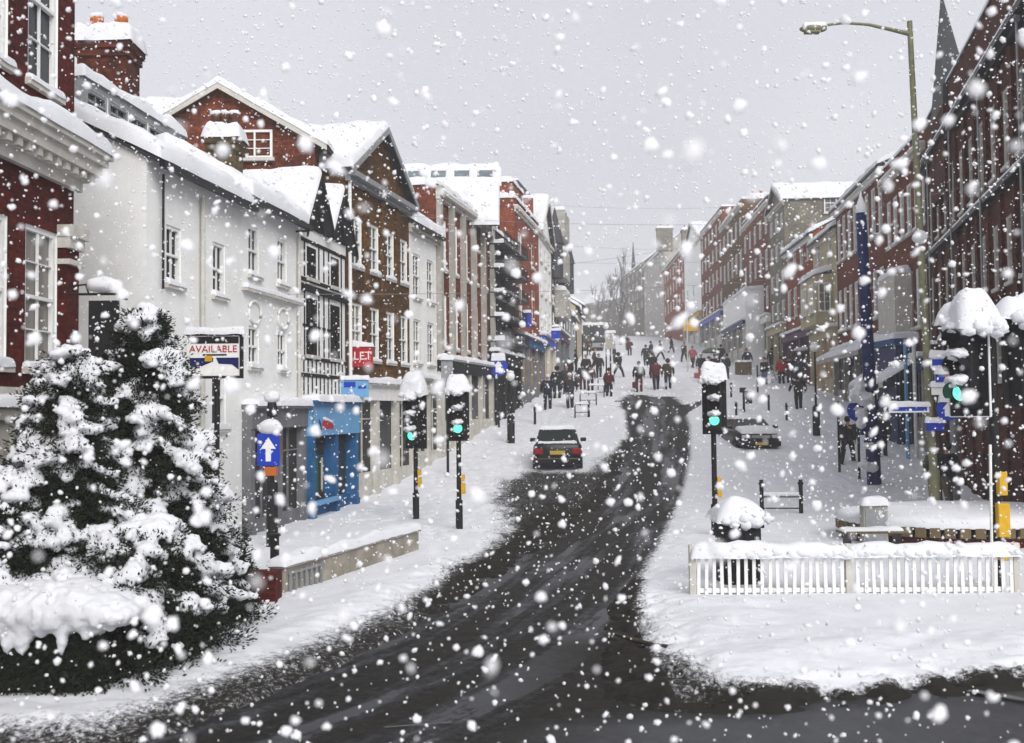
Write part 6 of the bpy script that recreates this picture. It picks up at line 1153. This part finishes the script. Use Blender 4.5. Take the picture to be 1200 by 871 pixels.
def person_meshes(pose):
    if pose in _pm: return _pm[pose]
    J = joints(pose)
    names = ['pel', 'waist', 'chest', 'neck', 'head']; E = [('pel', 'waist'), ('waist', 'chest'), ('chest', 'neck'), ('neck', 'head')]
    rad = dict(pel=(.115, .085), waist=(.11, .08), chest=(.145, .10), neck=(.055, .055), head=(.06, .07))
    for n in 'lr':
        names += [n+k for k in ('hip', 'knee', 'ank', 'toe', 'sho', 'elb', 'wri', 'han')]; E += [('pel', n+'hip'), (n+'hip', n+'knee'), (n+'knee', n+'ank'), (n+'ank', n+'toe'), ('chest', n+'sho'), (n+'sho', n+'elb'), (n+'elb', n+'wri'), (n+'wri', n+'han')]
        rad.update({n+'hip': .085, n+'knee': .055, n+'ank': .04, n+'toe': .035, n+'sho': .06, n+'elb': .042, n+'wri': .028, n+'han': (.035, .016)})
    ix = {n: i for i, n in enumerate(names)}
    b = skin_mesh([J[n] for n in names], [(ix[a], ix[c]) for a, c in E], [rad[n] for n in names], 2)
    mb = MB(); co = [v.co.copy() for v in b.vertices]; mb.add(co, [tuple(p.vertices) for p in b.polygons], 0, True)
    hx, hy, hz = J['head'][0], J['head'][1], 1.635
    bm = bmesh.new(); bmesh.ops.create_icosphere(bm, subdivisions=3, radius=1); bm.verts.index_update(); V = []
    for v in bm.verts:
        d = v.co; x = d.x*.077; y = d.y*.098; z = d.z*.118
        if z < 0: x *= 1-.30*(-d.z)**1.5; y = y*(1-.12*(-d.z))-.012*(-d.z)
        if d.y < -.85 and abs(d.x) < .18 and -.35 < d.z < .12: y -= .022*(1-abs(d.x)/.18)*(1-abs(d.z+.18)/.4)     # nose
        if d.y < -.75 and .12 < abs(d.x) < .55 and .0 < d.z < .22: y += .007                                            # eye sockets
        V.append((hx+x, hy+y, hz+z))
    mb.add(V, [[q.index for q in f.verts] for f in bm.faces], 0, True); bm.free()
    for s in (-1, 1):
        mb.blob((hx+s*.078, hy+.005, hz-.01), (.012, .022, .032), 0, 1, 0); mb.blob((hx+s*.03, hy-.086, hz+.012), (.011, .007, .007), 1, 1, 0)
    mb.blob((hx, hy-.092, hz-.058), (.024, .008, .007), 2, 1, 0)
    for s, n in ((-1, 'l'), (1, 'r')):       # four fingers and a thumb on each hand
        w_ = Vector(J[n+'wri']); h_ = Vector(J[n+'han']); d = (h_-w_).normalized(); side = Vector((0, 1, 0)) if abs(d.y) < .8 else Vector((0, 0, 1)); fw = side.cross(d).normalized(); sd = d.cross(fw).normalized()
        for k, (o_, l_) in enumerate(((-.026, .062), (-.009, .075), (.009, .07), (.026, .055))):
            p = h_+sd*o_; q = p+d*l_*.55+fw*.008*s; r_ = q+d*l_*.35+fw*.03*s; mb.tube([p-d*.02, p+d*.01, q, r_], [.009, .0088, .008, .0065], 6)
        p = w_+d*.03-sd*.025; mb.tube([p, p-sd*.03+d*.03, p-sd*.038+d*.062], [.011, .01, .008], 6)
    body = mb.mesh('person', [SKIN, HAIR, mat('lips', (.35, .12, .11), .5, .1)])
    # trousers
    tn = ['pel', 'w']; TV = [J['pel'], (0, 0, 1.04)]; TE = [(0, 1)]; TR = [(.165, .125), (.15, .11)]
    for n in 'lr':
        i = len(TV); TV += [J[n+'hip'], J[n+'knee'], tuple(Vector(J[n+'ank'])+Vector((0, 0, .0)))]; TE += [(0, i), (i, i+1), (i+1, i+2)]; TR += [.108, .078, .066]
    tr = skin_mesh(TV, TE, TR, 2)
    # coat: torso to upper thigh, with sleeves and collar
    CV = [(0, 0, .80), (0, 0, 1.04), J['chest'], (0, 0, 1.45)]; CE = [(0, 1), (1, 2), (2, 3)]; CR = [(.225, .18), (.20, .155), (.205, .155), (.095, .085)]
    for n in 'lr':
        i = len(CV); CV += [J[n+'sho'], J[n+'elb'], J[n+'wri']]; CE += [(2, i), (i, i+1), (i+1, i+2)]; CR += [.088, .066, .052]
    co_ = skin_mesh(CV, CE, CR, 2)
    for v in co_.vertices:
        n_ = mnoise.noise(v.co*9); v.co += Vector((v.co.x, v.co.y, 0)).normalized()*n_*.012
    lc = MB(); lc.lathe([(.215, .60), (.21, .8), (.19, .95), (.175, 1.08)], 18); lc = lc.mesh('coat_skirt', None) if False else lc
    boots = []
    for n in 'lr':
        bo = MB(); a = Vector(J[n+'ank']); q = Vector(J[n+'toe']); bo.tube([a+Vector((0, .01, .12)), a+Vector((0, 0, .0)), a+Vector((0, .035, -.045))], [.058, .056, .05], 10); bo.tube([a+Vector((0, .04, -.045)), (a+q)/2+Vector((0, 0, -.01)), q+Vector((0, 0, -.004)), q+Vector((0, -.025, -.012))], [.045, .05, .042, .025], 10); boots.append(bo)
    hat = MB(); hat.lathe([(.098, 0), (.104, .02), (.10, .055), (.082, .10), (.045, .128), (.01, .135)], 18); hood = MB()
    hood.blob((0, .018, .02), (.115, .125, .135), 0, 3, .04, 2)
    hr_ = MB(); hr_.blob((0, .022, .03), (.088, .096, .11), 0, 3, .05, 3)
    _pm[pose] = (body, tr, co_, boots, hat, hood, hr_); return _pm[pose]
_mcache = {}
def cm(base, key, m):
    k = (key, m.name)
    if k not in _mcache:
        me = base.copy() if not isinstance(base, MB) else base.mesh(key[0], m)
        me.materials.clear(); me.materials.append(m); _mcache[k] = me
    return _mcache[k]
def person(label, px, pyb, pose='stand', coat='black', legs='black', head='hair', headc='black', rz=0, h=1.78, extra=None, group='pedestrians on the snowy street', Y=None):
    g = G(px, pyb) if Y is None else Vector((P(px, pyb, Y).x, Y, gz(Y)))
    if Y is None and g.y > 20: g.z -= .0
    me = person_meshes(pose); t = props(link('person', me[0], None, (g.x, g.y, g.z-.02), R(rz)), label, 'person', group); t.scale = (h/1.75*1.14, h/1.75*1.14, h/1.75)
    link('trousers', cm(me[1], ('trousers', pose), cloth(legs)), t); link('coat', cm(me[2], ('coat', pose), cloth(coat)), t); [link('boot', cm(me[3][k], ('boot', pose, k), cloth('black')), t) for k in (0, 1)]
    if head == 'hat': link('hat', cm(me[4], ('hat', ''), cloth(headc)), t, (0, -.015, 1.67))
    elif head == 'hood': link('hood', cm(me[5], ('hood', ''), cloth(headc)), t, (0, -.01, 1.65))
    else: link('hair', cm(me[6], ('hair', ''), HAIR), t, (0, -.01, 1.65))
    if extra == 'pack': m = MB(); m.bbox(-.16, .16, .14, .30, 1.02, 1.46, .05); m.build('backpack', cloth('green'), t)
    return t
def bag(label, px, pyb, dx, c, Y0=None, sz=.34):
    g = G(px, pyb); t = thing('carrier_bag', label, 'bag', (g.x+dx, g.y-.1, g.z+.32)); m = MB(); m.bbox(-sz/2, sz/2, -.08, .08, 0, sz*1.1, .04); m.build('bag_body', cloth(c), t); m = MB(); m.tube([(-.07, 0, sz*1.08), (-.05, 0, sz*1.45), (.05, 0, sz*1.45), (.07, 0, sz*1.08)], .008, 6); m.build('handle', cloth('black'), t)
A180 = 180
person('person in navy coat and pale hat walking uphill beside the left shops', 642, 482, 'walk', 'navy', 'navy', 'hat', 'white', 180, 1.9)
person('tall person in dark clothes just uphill of the navy-coated walker', 653, 469, 'stand', 'black', 'navy', 'hood', 'black', 170, 1.95)
person('person in dark coat and white hat standing astride by the cycle stands', 668, 481, 'arms_out', 'charcoal', 'black', 'hat', 'white', 190, 1.95)
person('dark figure bent on uphill behind the white-hatted pair', 667, 452, 'walk', 'black', 'black', 'hair', 'black', 160, 1.85)
person('person in charcoal coat left of the close dark couple by the stands', 683, 459, 'stand', 'charcoal', 'maroon', 'hair', 'black', 185, 1.8)
person('person in black coat, right half of the close dark couple by the stands', 692, 460, 'stand', 'brown', 'black', 'hair', 'black', 180, 1.75)
person('dark walker uphill between the couple and the slim signpost', 702, 445, 'walk', 'black', 'black', 'hair', 'black', 0, 1.85)
person('person in brown-red top by the slim signpost', 714, 466, 'stand', 'maroon', 'black', 'hair', 'black', 150, 1.75)
person('dark figure striding across with arms out, edge of the cleared road', 725, 444, 'stride', 'black', 'black', 'hood', 'black', 120, 1.9)
person('lone person in maroon top high on the empty snow', 738, 418, 'stand', 'maroon', 'black', 'hair', 'black', 0, 1.8)
person('person in bright yellow-green jacket far up the left pavement', 658, 411, 'stand', 'khaki', 'black', 'hair', 'black', 0, 1.9)
person('dark person beside the yellow-green jacket, far left pavement', 668, 412, 'stand', 'black', 'black', 'hood', 'black', 0, 1.9)
person('distant dark person left of the lorry', 679, 413, 'walk', 'charcoal', 'black', 'hair', 'black', 0, 1.9)
person('person in dark coat over dark red leg wear, left of the three road walkers', 749, 461, 'stand', 'black', 'maroon', 'hair', 'black', 180, 1.95)
person('person in maroon scarf and dark coat, middle of the three road walkers', 769, 459, 'walk', 'maroon', 'navy', 'hair', 'black', 180, 2.0)
person('person in brown coat, right of the three road walkers', 783, 458, 'walk', 'brown', 'navy', 'hood', 'brown', 175, 2.0)
person('dark person directly behind the middle road walker', 765, 445, 'stand', 'black', 'black', 'hair', 'black', 180, 1.95)
person('distant dark walker, left of the far pair on the crest', 763, 424, 'stride', 'black', 'black', 'hair', 'black', 100, 1.9)
person('distant dark walker, right of the far pair on the crest', 774, 423, 'stride', 'black', 'black', 'hair', 'black', 80, 1.9)
person('distant person in pink jacket near the yellow hanging sign', 812, 433, 'walk', 'pink', 'brown', 'hair', 'black', 20, 1.9)
person('person in grey and pink under the striped umbrella group, left one', 822, 446, 'stand', 'charcoal', 'pink', 'hair', 'black', 0, 1.9)
person('person in black coat below the green umbrella', 838, 447, 'stand', 'black', 'black', 'hair', 'black', 0, 1.9)
person('person in maroon coat squeezed between the umbrella group', 831, 449, 'stand', 'maroon', 'black', 'hood', 'maroon', 0, 1.8)
person('person in black jacket and pale jeans holding the bicycle', 896, 453, 'stand', 'black', 'denim', 'hair', 'black', -60, 1.9)
person('person in a bright red jacket on the right pavement', 916, 452, 'stand', 'red', 'black', 'hair', 'black', 180, 1.9)
person('person in black right beside the red jacket', 926, 451, 'stand', 'black', 'black', 'hair', 'black', 180, 1.9)
person('person in teal coat beneath the snow-topped umbrella', 936, 451, 'stand', 'teal', 'charcoal', 'hair', 'black', 180, 1.75)
person('person all in black walking alone left of the globe lamp', 936, 482, 'arms_out', 'black', 'black', 'hood', 'black', 180, 1.85)
person('person in long black coat striding left of the tall navy pole', 994, 546, 'stride', 'black', 'black', 'hair', 'black', 150, 1.82)
person('person in black half hidden behind the tall navy pole', 1034, 538, 'stand', 'black', 'navy', 'hair', 'black', 180, 1.8)
person('person in dark jacket and khaki trousers by the round planter', 1112, 600, 'arms_out', 'navy', 'khaki', 'hair', 'black', 200, 1.85, Y=29)
person('person in green with a pack, left of the navy jacket by the planter', 1097, 600, 'stand', 'green', 'khaki', 'hood', 'green', 180, 1.75, extra='pack', Y=29.8)
rp = random.Random(21)
spots = [(860, 424, 'walk', 'black'), (868, 422, 'stand', 'charcoal'), (648, 420, 'stand', 'black'), (655, 425, 'walk', 'charcoal'), (662, 428, 'stand', 'navy'), (672, 424, 'walk', 'black'), (735, 412, 'stand', 'black'), (845, 430, 'stand', 'navy'), (905, 436, 'walk', 'black'), (787, 415, 'walk', 'black'), (690, 418, 'stand', 'brown'), (643, 431, 'stand', 'black')]
spots += [(636, 446, 'walk', 'black'), (647, 441, 'stand', 'brown'), (660, 441, 'walk', 'navy'), (675, 438, 'stand', 'black'), (697, 436, 'walk', 'charcoal'), (664, 465, 'stand', 'charcoal'), (687, 447, 'walk', 'black'), (720, 428, 'stand', 'black'), (802, 426, 'walk', 'charcoal'), (852, 446, 'stand', 'black'), (876, 437, 'walk', 'navy'), (956, 452, 'stand', 'black'), (757, 430, 'walk', 'charcoal')]
labs = ['dark walker, left of two beside the far white shop', 'charcoal figure, right of two beside the far white shop', 'distant black figure close to the blue fascia', 'distant charcoal walker below the yellow-green jacket', 'distant navy figure in the left crowd, above the dark bent walker', 'distant black walker just left of the lorry wheels', 'tiny black figure left of the maroon one on the crest', 'navy figure behind the green signal head', 'black walker uphill of the bicycle', 'tiny black walker on the crest right of the far pair', 'brown figure in front of the lorry', 'black figure against the lit beige shop window', 'black walker hugging the wall of the red tower', 'brown-coated figure in the left crowd, nearest the red tower', 'navy walker in the middle of the left crowd', 'black figure at the foot of the slim dark post in the crowd', 'charcoal walker directly below the lorry', 'charcoal figure just behind the white-hatted person at the cycle stands', 'black walker behind the close dark couple', 'black figure alone between the signpost and the crest', 'charcoal walker next to the slim yellow-sign post', 'black figure to the right of the umbrella group', 'navy walker between the crate and the bicycle', 'black figure behind the globe lamp on the right', 'charcoal walker just downhill of the crest pair']
for (px, py, po, c), lb in zip(spots, labs): person(lb, px, py, po, c, 'black', 'hair', 'black', rp.uniform(0, 360), 1.88)
bag('dark red carrier bag at the knee of the left road walker', 746, 461, -.1, 'maroon'); bag('pink shopping bag beside the umbrella group', 818, 449, -.1, 'pink')
def umbrella(label, px, pyb, c, dx=0, h=2.05, snowy=True):
    g = G(px, pyb); t = thing('umbrella', label, 'umbrella', (g.x+dx, g.y, g.z)); m = MB(); V = []; F = []; n = 16
    for k, (r, z) in enumerate(((.02, .34), (.3, .29), (.55, .16), (.66, .0))):
        for i in range(n): a = 2*math.pi*i/n; q = r*(1-.05*(i % 2)); V.append((q*math.cos(a), q*math.sin(a), h+z-.03*(i % 2)*(k == 3)))
    for k in range(3):
        for i in range(n): F.append((k*n+i, k*n+(i+1) % n, (k+1)*n+(i+1) % n, (k+1)*n+i))
    m.add(V, F); m.build('canopy', cloth(c), t); m = MB(); m.tube([(0, 0, 1.15), (0, 0, h+.36)], .012, 6); m.build('shaft', M['iron'], t)
    if snowy: m = MB(); m.blob((0, 0, h+.20), (.62, .62, .18), 0, 3, .08, 2, px); m.build('snow_cap', SNOW, t)
umbrella('green umbrella over the dark group, left of the yellow sign post group', 834, 447, 'green', 0, 2.0, False); umbrella('umbrella topped with thick snow above the teal-coated person', 938, 451, 'maroon', .2, 2.1)
# ------------------------------------------------------------ falling snow
def flakes(name, specs, seed, label):
    r = np.random.default_rng(seed); VV = []; FF = []; base = 0
    for (ymin, ymax, dens, r0, r1, sub) in specs:
        bm = bmesh.new(); bmesh.ops.create_icosphere(bm, subdivisions=sub, radius=1); bm.verts.index_update(); bv = np.array([v.co[:] for v in bm.verts]); bf = np.array([[v.index for v in f.verts] for f in bm.faces]); bm.free()
        X = 1.0*ymax+1.5; vol = (ymax-ymin)*2*X*(1.3*ymax+.4)
        n = int(vol*dens); p = np.stack([r.uniform(-X, X, n), r.uniform(ymin, ymax, n), r.uniform(-.45*ymax-.2, .85*ymax+.2, n)], 1)
        keep = (np.abs(p[:, 0]) < p[:, 1]*.62+1.2) & (p[:, 2] < p[:, 1]*.48+.5) & (p[:, 2] > -p[:, 1]*.38-.4) & (p[:, 2] > -2.7) & (np.linalg.norm(p, axis=1) > ymin*1.0); p = p[keep]; n = len(p)
        s = (r0+(r1-r0)*r.random((n, 1))**2.6)*r.uniform(.6, 1.35, (n, 3)); ang = r.uniform(0, 6.28, n); ca, sa = np.cos(ang), np.sin(ang)
        jit = 1+r.uniform(-.32, .32, (n, len(bv), 1)); v = bv[None]*jit*s[:, None, :]
        vx = v[..., 0]*ca[:, None]-v[..., 2]*sa[:, None]; vz = v[..., 0]*sa[:, None]+v[..., 2]*ca[:, None]; v = np.stack([vx, v[..., 1], vz], -1)+p[:, None, :]
        VV.append(v.reshape(-1, 3)); FF.append((bf[None]+(np.arange(n)*len(bv))[:, None, None]).reshape(-1, 3)+base); base += n*len(bv)
    V = np.concatenate(VV); F = np.concatenate(FF); me = bpy.data.meshes.new(name); me.vertices.add(len(V)); me.vertices.foreach_set('co', V.ravel()); me.loops.add(len(F)*3); me.loops.foreach_set('vertex_index', F.ravel()); me.polygons.add(len(F))
    me.polygons.foreach_set('loop_start', np.arange(len(F))*3); me.polygons.foreach_set('loop_total', np.full(len(F), 3)); me.polygons.foreach_set('use_smooth', np.ones(len(F), bool)); me.update(calc_edges=True)
    fm = bpy.data.materials.new('snowflake'); fm.use_nodes = True; nt = fm.node_tree; nt.nodes.clear(); d = nt.nodes.new('ShaderNodeBsdfDiffuse'); d.inputs[0].default_value = (.97, .97, .98, 1); tr = nt.nodes.new('ShaderNodeBsdfTranslucent'); tr.inputs[0].default_value = (.97, .97, .98, 1); mx = nt.nodes.new('ShaderNodeMixShader'); mx.inputs[0].default_value = .45; ou = nt.nodes.new('ShaderNodeOutputMaterial')
    nt.links.new(d.outputs[0], mx.inputs[1]); nt.links.new(tr.outputs[0], mx.inputs[2]); nt.links.new(mx.outputs[0], ou.inputs[0]); me.materials.append(fm)
    props(link(name, me), label, None, None, 'stuff')
flakes('falling_snow', [(.9, 2.2, 34, .004, .0120, 3), (2.2, 7.5, 27, .0045, .021, 2), (7.5, 20, 9, .007, .022, 1)], 12, 'snowflakes drifting down in front of the street')
HAZE = .0015
hz = MB(); hz.box(-330, 330, -70, 440, -4.2, 42); hm = bpy.data.materials.new('falling_snow_haze'); hm.use_nodes = True
nt = hm.node_tree; nt.nodes.clear(); pv = nt.nodes.new('ShaderNodeVolumePrincipled'); pv.inputs['Color'].default_value = (1, 1, 1, 1); pv.inputs['Density'].default_value = HAZE; pv.inputs['Anisotropy'].default_value = .2
ou = nt.nodes.new('ShaderNodeOutputMaterial'); nt.links.new(pv.outputs[0], ou.inputs['Volume'])
props(hz.build('haze', hm), kind='stuff')
